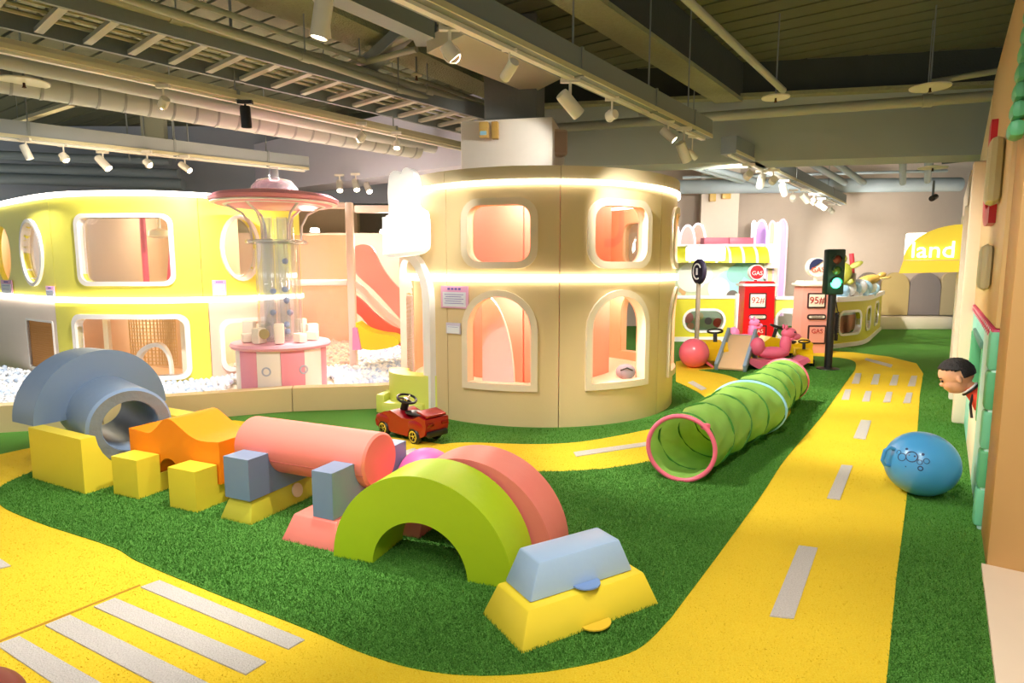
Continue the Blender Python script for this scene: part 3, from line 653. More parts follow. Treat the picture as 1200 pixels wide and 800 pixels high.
# ================================================================== BALL PIT
pitz = .25
fpts = [G(-90, 516).xy, G(0, 507).xy, G(120, 500).xy, G(267, 488).xy, G(344, 482).xy, G(450, 478).xy, G(500, 472).xy]
PF = Path(pts=fpts); pit = thing('pit_fence', 'low cream padded fence around the ball pit', 'padded fence', (0, 0, 0))
cuts = [0, PF.find(120, 490)[0], PF.find(343, 470)[0], PF.len]
for i in range(3): 
    a, b = cuts[i]+.004, cuts[i+1]-.004
    B_ = strip('fence_pad', PF, a, b, 0, pitz, -.16, 0, creamlt if i == 9 else cream, pit)
polyb = [tuple(G(x, y, .22).xy) for x, y in ((-100, 478), (0, 474), (120, 470), (230, 460), (344, 454), (470, 443), (484, 404), (390, 403), (320, 411), (245, 436), (68, 436), (-60, 420))]
pb_ = poly_slab('pit_bed', polyb, .0, .12, creamlt); tag(pb_, 'pale padded bed under the balls', 'ball pit base')
xs = [p[0] for p in polyb]; ys = [p[1] for p in polyb]; balls = []
sp_ = .066; yy = min(ys); row = 0
tc_ = P(331, 430, 7.02)
while yy < max(ys):
    xx = min(xs)+(row % 2)*sp_/2
    while xx < max(xs):
        x = xx+random.uniform(-.012, .012); y = yy+random.uniform(-.012, .012)
        if inside((x, y), polyb) and (x-tc_.x)**2+(y-7.02)**2 > .6**2 and (x-DC[0])**2+(y-DC[1])**2 > 1.62**2:
            nz_ = math.sin(x*3.1+y*2.3)*.02+math.sin(x*1.3-y*1.9)*.02
            balls.append((x, y, .175+nz_+random.uniform(-.022, .022)+max(0, (y-8))*.02))
        xx += sp_
    yy += sp_*.87; row += 1
balls.sort(key=lambda b: b[0]**2+b[1]**2)
bmats = [M('ball_white_b', (246, 246, 246), .35), M('ball_pale_blue', (188, 204, 228), .35), M('ball_pearl', (226, 228, 232), .35)]
bmesh_ = []
for m in bmats:
    q = bmesh.new(); bmesh.ops.create_icosphere(q, subdivisions=2, radius=.035); me = bpy.data.meshes.new('pit_ball')
    for f in q.faces: f.smooth = True
    q.to_mesh(me); q.free(); me.materials.append(m); bmesh_.append(me)
vis = [b for b in balls if -15 < prj(b)[0] < 1215][:300]; vset = set(vis)
for b in vis:
    k = random.choices((0, 1, 2), (6, 3, 3))[0]
    tag(link('pit_ball', bmesh_[k], None, b), ('white', 'pale blue', 'pearl grey')[k]+' ball in the front rows of the pit behind the cream fence', 'ball', ('white', 'pale blue', 'pearl grey')[k]+' balls in the front of the pit')
ico = bmesh.new(); bmesh.ops.create_icosphere(ico, subdivisions=1, radius=.035); iv = np.array([v.co[:] for v in ico.verts], np.float32); itf = np.array([[v.index for v in f.verts] for f in ico.faces], np.int32); ico.free()
rest = np.array([b for b in balls if b not in vset], np.float32); nb = len(rest)
me = bpy.data.meshes.new('pit_balls'); nv, nf = len(iv), len(itf)
me.vertices.add(nb*nv); me.vertices.foreach_set('co', (rest[:, None, :]+iv[None]).astype(np.float32).ravel())
me.loops.add(nb*nf*3); me.loops.foreach_set('vertex_index', (itf[None]+np.arange(nb, dtype=np.int32)[:, None, None]*nv).astype(np.int32).ravel())
me.polygons.add(nb*nf); me.polygons.foreach_set('loop_start', np.arange(0, nb*nf*3, 3, dtype=np.int32)); me.update(calc_edges=True)
for m in bmats: me.materials.append(m)
me.polygons.foreach_set('material_index', np.repeat(rng.choice(3, nb, p=[.5, .25, .25]).astype(np.int32), nf)); me.polygons.foreach_set('use_smooth', np.ones(nb*nf, bool))
tag(link('pit_balls', me), 'white and pale blue balls filling the pit', 'ball pit balls', kind='stuff')
# striped stand and clear tower
tw = thing('ball_tower', 'pink and white striped round stand carrying clear ball tubes and a pink disc', 'ball tower', (tc_.x, 7.02, .12))
strw = vinyl('stripe_white', (250, 238, 226)); strp = vinyl('stripe_pink', (246, 160, 176)); ptop = vinyl('rose_top', (246, 176, 190))
for k in range(12):
    a0 = 2*PI*k/12+.2
    B().lathe([(.38, 0), (.49, 0), (.49, .5), (.38, .5)], 5, a0=a0, a1=a0+2*PI/12-.008).obj('stripe_panel', strp if k % 2 else strw, tw)
B().lathe([(0, .5), (.53, .5), (.55, .53), (.53, .56), (0, .57)], 40, close=False).obj('stand_top', ptop, tw)
for (a, r_) in ((-1.55, .492), (-.75, .492)):
    q = B(); q.lathe([(.035, -.004), (.05, -.004), (.05, .006), (.035, .006)], 18, c=(math.cos(a)*r_, math.sin(a)*r_, .28), axis=(math.cos(a), math.sin(a), 0)); q.obj('round_badge', M('badge_grey', (190, 190, 205), .4), tw)
for k in range(10):
    a = 2*PI*k/10; h = (.1, .17, .22)[k % 3]
    B().box((math.cos(a)*.36, math.sin(a)*.36, .57+h/2), (.13, .1, h), a, .015).obj('castle_block', creamlt, tw)
q = B(); q.lathe([(0, -.01), (.055, -.01), (.055, .01), (0, .01)], 20, c=(-.03, -.4, .68), axis=(0, -1, 0), close=False); q.obj('round_port', M('port_olive', (180, 160, 110), .5), tw)
TZ = 1.66
for k in range(5):
    a = 2*PI*k/5+.5; B().tube([(math.cos(a)*.13, math.sin(a)*.13, .57), (math.cos(a)*.13, math.sin(a)*.13, 1.95)], .055, 16, caps=False).obj('clear_tube', acrh, tw)
B().tube([(0, 0, .57), (0, 0, 1.7)], .24, 24, caps=False).obj('clear_tube', acrh, tw)
B().lathe([(.2, TZ), (.33, TZ), (.335, TZ+.02), (.33, TZ+.04), (.2, TZ+.04)], 40).obj('clear_collar', acrh, tw)
for k in range(6):
    a = 2*PI*k/6+.3; c, s = math.cos(a), math.sin(a)
    B().tube([(c*.26, s*.26, TZ+.04), (c*.27, s*.27, TZ+.2), (c*.34, s*.34, TZ+.33), (c*.52, s*.52, 2.09)], .014, 8).obj('curved_arm', M('arm_white', (240, 232, 228), .2), tw)
B().lathe([(0, 2.08), (.6, 2.08), (.68, 2.12), (.69, 2.15), (.62, 2.19), (.3, 2.24), (0, 2.26)], 48, close=False).obj('canopy_disc', strp, tw)
B().lathe([(.5, 2.075), (.67, 2.095), (.67, 2.105), (.5, 2.085)], 48).obj('disc_rim', white, tw)
B().lathe([(.26, 2.2), (.25, 2.28), (.18, 2.36), (0, 2.4)], 28, close=False).obj('clear_dome', acrh, tw)
B().tube([(0, 0, 2.36), (0, 0, 2.5)], .05, 12).obj('top_spout', acrh, tw)
bl = M('tube_ball_blue', (140, 160, 206), .35); bme = B().ball((0, 0, 0), .035, seg=14, rings=9).mesh('tube_ball', bl)
for i, (x, y) in enumerate(((334, 306), (334, 339), (336, 352), (320, 341), (340, 366), (336, 380), (320, 366), (337, 388))):
    tag(link('tube_ball', bme, None, P(x, y, 6.9)), 'pale blue ball inside the clear tower tubes, '+['topmost', 'second highest', 'third highest', 'upper left', 'middle', 'second lowest', 'lower left', 'lowest'][i], 'ball', 'balls inside the clear tower')
# ================================================================== LEMON PLAYHOUSE
hz = 2.35
hp = [G(x, y, hz).xy for x, y in ((-170, 281), (-70, 256), (0, 240), (62, 229.5), (137, 227), (190, 227.5), (250, 230.5), (310, 236), (350, 241))]
HP = Path(pts=hp); hs = thing('lemon_playhouse', 'long curved lemon-yellow playhouse behind the ball pit', 'playhouse', (0, 0, 0))
hm = P(240, 351, HP.at(HP.find(240, 351)[0])[0].y).z
sA, sB, sC, sD = HP.find(62, 300)[0], HP.find(236, 300)[0], HP.find(68, 400)[0], HP.find(245, 400)[0]
def bx4(*q): return boxsz(HP, *q)
o1 = bx4(28, 50.5, 260, 331); o2 = bx4(262, 301, 256, 325); rw = bx4(93, 201, 255, 330); o0 = (o1[0]-1.15, o1[1]-1.15, o1[2], o1[3])
lw_ = bx4(92, 221, 374, 445); lr = bx4(262, 318, 377, 428); rt = bx4(34, 64, 377, 432); lw_ = (lw_[0], lw_[1], .25, lw_[3])
up_h = [(0, sA, [oval(*o1)]+([oval(*o0)] if o0[0] > 0 else [])), (sA, sB, [rrect(*rw, .09)]), (sB, HP.len, [oval(*o2)])]
for a, b, hh in up_h: curved('wall_panel', HP, [(a+.004, hm+.03), (b-.004, hm+.03), (b-.004, hz-.02), (a+.004, hz-.02)], hh, -.06, 0, yhouse, hs)
curved('wall_panel', HP, [(.0, .1), (sC-.004, .1), (sC-.004, hm-.03), (0, hm-.03)], [rrect(*rt, .02)], -.06, 0, vinyl('blush_white', (246, 226, 212)), hs)
curved('wall_panel', HP, [(sC+.004, .1), (sD-.004, .1), (sD-.004, hm-.03), (sC+.004, hm-.03)], [rrect(*lw_, .1)], -.06, 0, yhouse, hs)
curved('wall_panel', HP, [(sD+.004, .1), (HP.len, .1), (HP.len, hm-.03), (sD+.004, hm-.03)], [rrect(*lr, .1)], -.06, 0, vinyl('blush_peach', (246, 206, 184)), hs)
hf = vinyl('house_trim', (252, 244, 238))
def grow(q, g): return (q[0]-g, q[1]+g, q[2]-g, q[3]+g)
for q in (o1, o2): 
    f = curved('window_frame', HP, oval(*grow(q, .045)), [oval(*q)], -.07, .03, hf, hs); curved('pane', HP, oval(*q), [], -.045, -.04, acr, f)
f = curved('window_frame', HP, rrect(*grow(rw, .05), .12), [rrect(*rw, .09)], -.07, .03, hf, hs); curved('pane', HP, rrect(*rw, .09), [], -.045, -.04, acr, f)
curved('window_frame', HP, rrect(*grow(lw_, .055), .13), [rrect(*lw_, .1)], -.07, .03, hf, hs); curved('window_frame', HP, rrect(*grow(lr, .05), .12), [rrect(*lr, .1)], -.07, .03, hf, hs)
curved('window_frame', HP, rrect(*grow(rt, .025), .03), [rrect(*rt, .02)], -.07, .01, hf, hs)
strip('light_band', HP, 0, HP.len, hm-.03, hm+.03, -.02, .03, led, hs); strip('light_band', HP, 0, HP.len, hz-.02, hz+.035, -.02, .03, led, hs)
tanw = M('house_inner_tan', (226, 196, 160), .6); strip('inner_wall', HP, .0, HP.len, .0, hz, -1.2, -1.15, tanw, hs); strip('upper_floor', HP, 0, HP.len, hm-.04, hm+.02, -1.15, -.07, tanw, hs)
strip('house_roof', HP, 0, HP.len, hz-.02, hz+.02, -1.2, -.07, tanw, hs); strip('inner_floor', HP, 0, HP.len, .0, .15, -1.15, -.07, tanw, hs)
for s in np.linspace(.4, HP.len-.3, 7):
    for z in (hm-.2, hz-.2):
        p = HP.w(s, z, -.6); ld = bpy.data.lights.new('cove_lamp', 'POINT'); ld.energy = 16; ld.color = (1, .93, .84); ld.shadow_soft_size = .08
        lo = bpy.data.objects.new('cove_lamp', ld); COL.objects.link(lo); lo.parent = hs; lo.location = p
        B().lathe([(0, 0), (.06, 0), (.06, .02), (0, .02)], 14, c=p+Vector((0, 0, .15)), close=False).obj('downlight', glass_on, hs)
# netting in the lower window, rattan in the small one
def net(name, path, a, b, z0, z1, off, st, th, mat, parent):
    q = B(); n = int((b-a)/st); m_ = int((z1-z0)/st)
    for k in range(n+1): s = a+(b-a)*k/n; q.beam(path.w(s, z0, off), path.w(s, z1, off), th, th)
    for k in range(m_+1):
        z = z0+(z1-z0)*k/m_
        for j in range(6): q.beam(path.w(a+(b-a)*j/6, z, off), path.w(a+(b-a)*(j+1)/6, z, off), th, th)
    o = q.obj(name, mat, parent); o['kind'] = 'stuff'; return o
rope = M('rope_tan', (214, 176, 120), .8)
net('rope_net', HP, lw_[0]+.28, lw_[1]-.22, .3, lw_[3]-.02, -.5, .045, .011, rope, hs)
net('rattan_weave', HP, rt[0], rt[1], rt[2], rt[3], -.03, .028, .014, M('rattan', (196, 138, 72), .7), hs); strip('rattan_backing', HP, rt[0], rt[1], rt[2], rt[3], -.05, -.045, M('rattan_dark', (140, 96, 50), .8), hs)
a = HP.find(135, 420)[0]; b = HP.find(190, 420)[0]; zt = P(160, 405, 7.2).z
curved('crawl_arch', HP, archp(a, b, .2, zt), [archp(a+.05, b-.05, .19, zt-.05)], -.42, -.34, white, hs)
for px_ in (100, 212): 
    s = HP.find(px_, 400)[0]; B().box(HP.w(s, .7, -.3), (.06, .06, 1.2)).obj('net_post', creamlt, hs)
sx = HP.find(127, 290)[0]; B().tube([HP.w(sx, hm+.03, -.6), HP.w(sx, hz-.04, -.6)], .035, 10).obj('pink_pole', M('deep_pink', (230, 70, 90), .4), hs)
sx = HP.find(149, 290)[0]; q = B(); q.lathe([(0, -.08), (.13, -.05), (.12, .02), (.02, .05), (.015, .45), (0, .45)], 18, c=HP.w(sx, 1.95, -.6), close=False); q.obj('hanging_lamp', white, hs)
for (x, z0, z1, m_) in ((165, 1.2, 2.0, 'deep_pink'),):
    s = HP.find(x+6, 290)[0]; q = B(); q.lathe([(.1, 0), (.02, .65), (0, .66)], 16, c=HP.w(s, hm+.03, -.7), close=False); q.obj('toy_cone', M('deep_pink', (230, 70, 90), .4), hs)
for x in (140, 160): s = HP.find(x, 290)[0]; B().box(HP.w(s, 1.75, -1.1), (.04, .05, 1.1)).obj('wall_batten', creamlt, hs)
poster('small pink and white notice below the first oval window', HP, 55, 66, 335, 352, PM, 2, title=3); poster('small notice at the left edge of the lemon house', HP, 4, 15.5, 328, 345, PM, 2, title=3)
poster('lilac-headed notice under the right oval window', HP, 246, 267, 328, 346, PM, 3, title=4)
# ================================================================== PINK SLIDE AREA
sw = B().box((P(400, 300, 10.5).x, 10.55, 1.05), (4.6, .12, 2.1)).obj('backdrop_wall', vinyl('slide_backdrop', (250, 214, 188))); tag(sw, 'pale peach padded wall behind the slides', 'padded wall')
pp = P(411, 300, 8.3); t = thing('slide_frame', 'tall blush padded post frame left of the pink slide', 'play frame', (pp.x, 8.3, 0))
blush = vinyl('blush_post', (252, 226, 214))
zt = P(411, 237, 8.3).z; B().box((0, 0, zt/2), (.1, .1, zt), 0, .02).obj('post', blush, t); B().box((-.95, 0, P(0, 331, 8.3).z), (1.8, .08, .08), 0, .02).obj('rail', blush, t)
B().box((.5, .3, zt-.06), (1.0, .08, .1), 0, .02).obj('rail', blush, t); B().box((-.95, 0, zt-.04), (1.8, .08, .08), 0, .02).obj('rail', blush, t); B().box((-1.2, 0, zt/2), (.08, .08, zt), 0, .02).obj('post', blush, t)
B().box((-.6, .02, 1.0), (1.1, .01, 1.9)).obj('mesh_screen', clear('peach_screen', (252, 226, 206), .05, .12), t)
def board_px(name, pts, d, th, mat, parent, org, n=4):
    q = [P(x, y, d) for x, y in smooth_px(pts+[pts[0]], n)[:-1]]; prof = [(p.x-org[0], p.z-org[2]) for p in q]
    return B().prism(prof, th, .01, off=d-org[1]).obj(name, mat, parent)
org = (pp.x, 8.6, 0); t = thing('pink_slide', 'wavy salmon-pink slide with pale chute', 'slide', org)
spk = vinyl('slide_pink', (246, 164, 158)); sred = vinyl('slide_red', (240, 112, 104))
board_px('side_panel', [(414, 289), (426, 286), (437, 291), (447, 312), (462, 332), (480, 347), (500, 362), (500, 405), (480, 385), (462, 366), (440, 342), (414, 316)], 9.0, .08, spk, t, org)
board_px('side_panel', [(414, 345), (424, 352), (440, 368), (460, 382), (490, 394), (490, 412), (462, 402), (440, 390), (424, 372), (414, 362)], 8.5, .08, sred, t, org)
ch = B(); prev = None; rows = []
for x, y in ((414, 330), (426, 340), (440, 355), (458, 372), (480, 388), (500, 398)):
    p = P(x, y, 8.75); rows.append([ch.bm.verts.new((p.x-org[0], dy, p.z-dz_)) for dy, dz_ in ((-.05, 0), (.4, 0), (.4, .05), (-.05, .05))])
for i in range(len(rows)-1):
    for k in range(4): ch.face([rows[i][k], rows[i][(k+1) % 4], rows[i+1][(k+1) % 4], rows[i+1][k]])
ch.obj('chute', vinyl('chute_white', (252, 232, 224)), t)
t = thing('yellow_slide', 'small bright yellow slide end dipping into the balls', 'slide', org)
board_px('slide_body', [(417, 378), (428, 386), (444, 391), (462, 394), (466, 404), (440, 410), (424, 408), (417, 400)], 8.15, .35, vinyl('slide_yellow', (250, 236, 60)), t, org)
board_px('side_pad', [(413, 384), (418, 384), (423, 410), (413, 410)], 8.1, .1, vinyl('slide_lilac', (232, 150, 200)), t, org, 1)
for (x, y, d, e) in ((370, 300, 9.3, 45), (450, 260, 9.6, 30)):
    p = P(x, y, d); p.z = 2.05; b = thing('bracket_lamp', 'warm lamp over the slide area, '+('left' if x < 400 else 'right')+' one', 'lamp', p)
    B().lathe([(0, 0), (.07, 0), (.06, .05), (0, .06)], 16, close=False).obj('lamp_cup', glass_on, b)
    ld = bpy.data.lights.new('lamp_glow', 'POINT'); ld.energy = e; ld.color = (1, .85, .75); ld.shadow_soft_size = .1; lo = bpy.data.objects.new('lamp_glow', ld); COL.objects.link(lo); lo.parent = b; lo.location = (0, -.1, -.12)
# ================================================================== FOAM BLOCKS
TO = Vector((-.95, 3.11, 0)); E1 = Vector((.912, -.41, 0)).normalized(); E2 = Vector((.41, .912, 0)).normalized(); RE2 = math.atan2(E2.y, E2.x)
# cradles: profile (x along E2, z), extruded along local +y = -E1 ... so place at the right-hand face
def cradle(name, label, corner, width, prof, mat, z=0.0, rz=None, cat='foam block', group=None, bev=.012):
    """corner: near right-hand bottom corner; profile runs away from the camera"""
    o = B().prism(prof, width, bev).obj(name, mat); o.location = (corner[0], corner[1], z); o.rotation_euler = (0, 0, RE2 if rz is None else rz)
    return tag(o, label, cat, group)
def scoop(L, h, cx, cz, r, n=14):
    pts = [(0, 0), (L, 0), (L, h)]
    a0 = math.acos((h-cz)/r) if abs(h-cz) < r else PI/2
    for k in range(n+1):
        t = PI/2-a0-0+(-(2*PI-2*a0))*k/n; pts.append((cx+r*math.cos(t), cz+r*math.sin(t)))
    return pts+[(0, h)]
g = G(100, 581); TL = .86; BA = math.radians(-28); e1 = Vector((math.cos(BA), math.sin(BA), 0)); e2 = Vector((-math.sin(BA), math.cos(BA), 0)); BR = BA+PI/2
cradle('foam_cradle', 'large yellow foam cradle under the grey-blue tunnel ring', g, .67, scoop(TL, .385, .40, .41, .31), yel, rz=BR)
gc = g+e2*.42
# grey-blue hollow tunnel
ringc = Vector((-2.70, 4.25, .40)); TA = math.radians(-44)
t = thing('foam_tunnel', 'grey-blue hollow foam tunnel lying in the large yellow cradle', 'foam tunnel', ringc, TA)
q = B(); q.lathe([(.175, 0), (.25, .01), (.268, -.012), (.268, -.95), (.175, -.95)], 48, axis=(1, 0, 0)); q.obj('tunnel_body', gblue, t)
q = B(); q.lathe([(.18, .012), (.25, .014), (.25, .004), (.18, .002)], 48, axis=(1, 0, 0)); q.obj('end_ring', M('ring_grey', (112, 120, 122), .4, .5, 14), t)
def arch_obj(name, label, c, face, width, R, r, mat, z=0.0, n=36):
    pr = [(R*math.cos(PI*k/n), R*math.sin(PI*k/n)) for k in range(n+1)]+[(r*math.cos(PI*(1-k/n)), r*math.sin(PI*(1-k/n))) for k in range(n+1)]
    o = B().prism(pr, width, .014).obj(name, mat, ang=.5); o.location = (c[0], c[1], z); o.rotation_euler = (0, 0, face); return tag(o, label, 'foam arch')
ac = Vector((-3.18, 4.71, 0))
arch_obj('foam_arch', 'big grey-blue half-round foam arch standing on the large yellow cradle', ac, BR, .3, .49, .272, gblue, .386)
# notch cradles
def notch(L, h, a, b, zb): return [(0, 0), (L, 0), (L, h), (b, h), (b, zb), (a, zb), (a, h), (0, h)]
cradle('foam_cradle', 'left small yellow foam cradle under the orange wave block', G(163, 587), .25, notch(.7, .27, .16, .54, .138), yel)
cradle('foam_cradle', 'right small yellow foam cradle under the orange wave block', G(231, 603), .24, notch(.7, .27, .16, .54, .138), yel)
# orange wave
wo = G(163, 587)-E1*.30+E2*.165
n = 16; top = []
Lw = .86
for k in range(n+1):
    x = Lw*k/n; top.append((x, .235+.075*math.cos((k/n*2-.75)*PI*1.25) if 0 < k < n else .2))
topf = [(0, .275), (.1, .268), (.2, .262), (.27, .3), (.36, .372), (.43, .375), (.51, .335), (.6, .288), (.7, .265), (Lw, .275)]
bot = [(Lw, -.12+.12), (Lw-.16, 0), (Lw-.17, .0)]
prof = [(0.02, .07), (.18, 0), (.28, 0)]+[(.38+.1*math.cos(PI-PI*k/8), .0+.11*math.sin(PI*k/8)) for k in range(9)]+[(.5, 0), (Lw, 0)]+[(x, z) for x, z in reversed(smooth_px(topf, 3))]
prof = [(0, .09)]+prof[1:]
o = B().prism(prof, .36, .01).obj('foam_wave', orange); o.location = (wo.x, wo.y, .14); o.rotation_euler = (0, 0, math.atan2(E1.y, E1.x)); tag(o, 'orange wave-shaped foam block lying across two yellow cradles', 'foam block')
# olive base + blue cradle
def trap(L, h, ins): return [(0, 0), (L, 0), (L-ins, h), (ins, h)]
def frustum(name, label, corner, L, W_, h, il, iw, mat, z=0.0, rz=None, bev=.01, cat='foam block', tabs=None, tabm=None):
    t = thing(name, label, cat, (corner[0], corner[1], z), RE2 if rz is None else rz); q = B()
    a = [(0, 0, 0), (L, 0, 0), (L, W_, 0), (0, W_, 0)]; b = [(il, iw, h), (L-il, iw, h), (L-il, W_-iw, h), (il, W_-iw, h)]
    vs = [q.bm.verts.new(p) for p in a+b]
    for f in ((3, 2, 1, 0), (4, 5, 6, 7), (0, 1, 5, 4), (1, 2, 6, 5), (2, 3, 7, 6), (3, 0, 4, 7)): q.face([vs[i] for i in f])
    bmesh.ops.bevel(q.bm, geom=list(q.bm.edges), offset=bev, segments=2, affect='EDGES', profile=.5); q.obj('body', mat, t)
    if tabs:
        x, w_, zz, dr_ = tabs; tb = B(); tb.prism([(x-w_/2, 0), (x+w_/2, 0)]+[(x+w_/2*math.cos(PI*k/10), -dr_*math.sin(PI*k/10)) for k in range(1, 10)], .006, off=0)
        for v in tb.bm.verts: v.co = Vector((v.co.x, v.co.z-.0, zz+v.co.y))
        tb.obj('fastening_tab', tabm, t)
    return t
og = G(294, 618); ol = frustum('foam_wedge', 'olive-yellow foam base under the grey-blue cradle', og, .74, .26, .14, .05, .04, vinyl('olive_vinyl', (196, 186, 52)))
B().lathe([(0, -.003), (.045, -.003), (.045, .003), (0, .003)], 20, c=(.4, .02, .09), axis=(0, -1, .25), close=False, a0=0).obj('pale_patch', M('patch_pale', (226, 206, 170), .5), ol)
cradle('foam_cradle', 'grey-blue foam cradle on the olive base under the salmon roller', og+E2*.03-E1*.03, .2, scoop(.7, .25, .35, .25, .165), gblue, .142)
# salmon base + second blue cradle
sb = G(392, 650); frustum('foam_wedge', 'salmon foam base half hidden by the lime arch', sb+E1*.02, .74, .4, .15, .06, .05, salmon)
cradle('foam_cradle', 'grey-blue foam cradle on the salmon base near the roller end', sb+E2*.07-E1*.06, .14, scoop(.7, .26, .35, .24, .165), gblue, .152)
frustum('foam_wedge', 'small salmon foam block glimpsed through the lime arch', G(489, 632), .3, .3, .15, .03, .03, vinyl('dark_salmon', (226, 100, 84)), rz=RE2+.1)
# salmon roller
ra = P(443, 539, 3.42); ax = E1
t = thing('foam_roller', 'long salmon foam roller resting across two grey-blue cradles', 'foam roller', sb+E2*.42-E1*.0+Vector((0, 0, .392)), math.atan2(E1.y, E1.x))
q = B(); q.lathe([(0, 0), (.15, 0), (.163, -.013), (.163, -.987), (.15, -1.0), (0, -1.0)], 48, axis=(1, 0, 0), close=False); q.obj('roller_body', salmon, t)
B().tube([(-.99, -.155, -.05), (-.01, -.155, -.05)], .003, 6).obj('seam', M('seam_salmon', (205, 100, 90), .6), t)
# arches
ad = (G(553, 685)-G(391, 654)); ad.normalize(); aang = math.atan2(ad.y, ad.x); ap = Vector((-ad.y, ad.x, 0))
lc = G(391, 654)+ad*.5
arch_obj('foam_arch', 'lime green half-round foam arch in the foreground', lc, aang, .3, .5, .265, lime)
arch_obj('foam_arch', 'salmon half-round foam arch right behind the lime one', lc+ap*.33+ad*.1, aang-.03, .28, .5, .28, salmon)
# front wedges
ya, yb_, yc = G(560, 735), G(612, 768), G(768, 710); yd = (yc-yb_).normalized(); yr = math.atan2(yd.y, yd.x); yL = (yc-yb_).length; yn = Vector((-yd.y, yd.x, 0))
frustum('foam_wedge', 'bright yellow foam wedge, bottom of the front pair', yb_-yd*.01-yn*.01, yL+.03, .34, .155, .06, .045, vinyl('front_yellow', (250, 222, 60)), rz=yr, tabs=(yL*.52, .14, .03, .055), tabm=vinyl('tab_yellow', (240, 200, 60)))
frustum('foam_wedge', 'pale blue foam wedge on top of the bright yellow one', yb_+yd*.08+yn*.07, yL*.78, .21, .15, .06, .025, vinyl('sky_vinyl', (168, 196, 226)), z=.157, rz=yr, tabs=(yL*.4, .13, .012, .06), tabm=vinyl('tab_blue', (128, 158, 208)))
# things at the picture's edge
def sphere_thing(name, label, c, r, mat, cat='ball', seg=40): 
    o = B().ball((0, 0, 0), r, seg=seg, rings=seg//2).obj(name, mat); o.location = c; return tag(o, label, cat)
sphere_thing('bounce_ball', 'brownish salmon rounded cushion cut off by the bottom left corner', G(-20, 830, .13)+Vector((0, -.02, 0)), .13, vinyl('brown_salmon', (176, 96, 84)))
sphere_thing('bounce_ball', 'bright pink ball peeping out behind the salmon roller and arches', Vector((*G(500, 560, .19).xy, .19)), .19, vinyl('pink_ball', (238, 100, 160)))
# ================================================================== GREEN CRAWL TUNNEL
def crawl():
    st = [(G(798, 525, .25), Vector((.42, .9, 0)), .23, .23), (G(876, 478, .262), Vector((.40, .92, 0)), .315, .24), (G(919, 445, .25), Vector((.62, .78, 0)), .25, .23)]
    t = thing('crawl_tunnel', 'long green fabric crawl tunnel with pink end hoops and a blue middle hoop', 'play tunnel', (st[0][0].x, st[0][0].y, 0)); o = Vector((st[0][0].x, st[0][0].y, 0))
    gm = fabric('tunnel_green', (152, 200, 90), .3); gd = M('tunnel_wire', (52, 120, 30), .6)
    def seg(A, Bs, name):
        q = B(); n = 64; rings = []; m = 40; wire = []
        for k in range(n+1):
            f = k/n; c = A[0].lerp(Bs[0], f); sq = math.sin(PI*f); RZ = A[3]+(Bs[3]-A[3])*f; nn = A[1].lerp(Bs[1], f).normalized(); side = Vector((nn.y, -nn.x, 0)); R = (A[2]+(Bs[2]-A[2])*f)*(1-.10*sq); ring = []
            for j in range(m):
                a = 2*PI*j/m; ph = (f*4-a/(2*PI)) % 1
                sag = .055*math.sin(PI*ph)+.012*math.sin(a*5+f*17)+.012*math.sin(a*9-f*31)+.008*math.sin(a*15+f*60)
                if f < .02 or f > .98: sag = 0
                r = R*(1-sag*1.6); z = RZ*(1-sag*1.6)*math.sin(a)
                ring.append(q.bm.verts.new(c-o+side*r*math.cos(a)+Vector((0, 0, max(z, -c.z+.018)))))
            rings.append(ring)
            for _ in range(4):
                pass
        for k in range(n):
            for j in range(m): q.face([rings[k][j], rings[k][(j+1) % m], rings[k+1][(j+1) % m], rings[k+1][j]])
        q.obj(name, gm, t, ang=3)
        for k in range(241):
            f = k/240; a = 2*PI*((f*4) % 1); RZ = A[3]+(Bs[3]-A[3])*f; c = A[0].lerp(Bs[0], f); nn = A[1].lerp(Bs[1], f).normalized(); side = Vector((nn.y, -nn.x, 0)); R = (A[2]+(Bs[2]-A[2])*f)*(1-.10*math.sin(PI*f))
            wire.append(c-o+side*R*math.cos(a)+Vector((0, 0, max(RZ*math.sin(a), -c.z+.02))))
        B().tube(wire, .008, 6).obj('spiral_wire', gd, t)
    seg(st[0], st[1], 'fabric_sleeve'); seg(st[1], st[2], 'fabric_sleeve')
    for (c, nn, R, RZ), mt, lb in zip(st, (vinyl('hoop_pink', (240, 110, 130)), vinyl('hoop_blue', (150, 205, 225)), vinyl('hoop_pink', (240, 110, 130))), ('pink hoop', 'pale blue hoop', 'pink hoop')):
        nn = nn.normalized(); side = Vector((nn.y, -nn.x, 0)); pts = [c-o+side*R*math.cos(2*PI*k/48)+Vector((0, 0, RZ*math.sin(2*PI*k/48))) for k in range(48)]
        h = B().tube(pts, .016, 10, closed=True).obj('hoop', mt, t); h['label'] = lb
    c, nn, R, RZ = st[0]; side = Vector((nn.normalized().y, -nn.normalized().x, 0))
    B().box(c-o+side*R*.72+Vector((0, 0.02, R*.74)), (.06, .04, .04), .3, .01).obj('hoop_tie', vinyl('hoop_pink', (240, 110, 130)), t)
crawl()
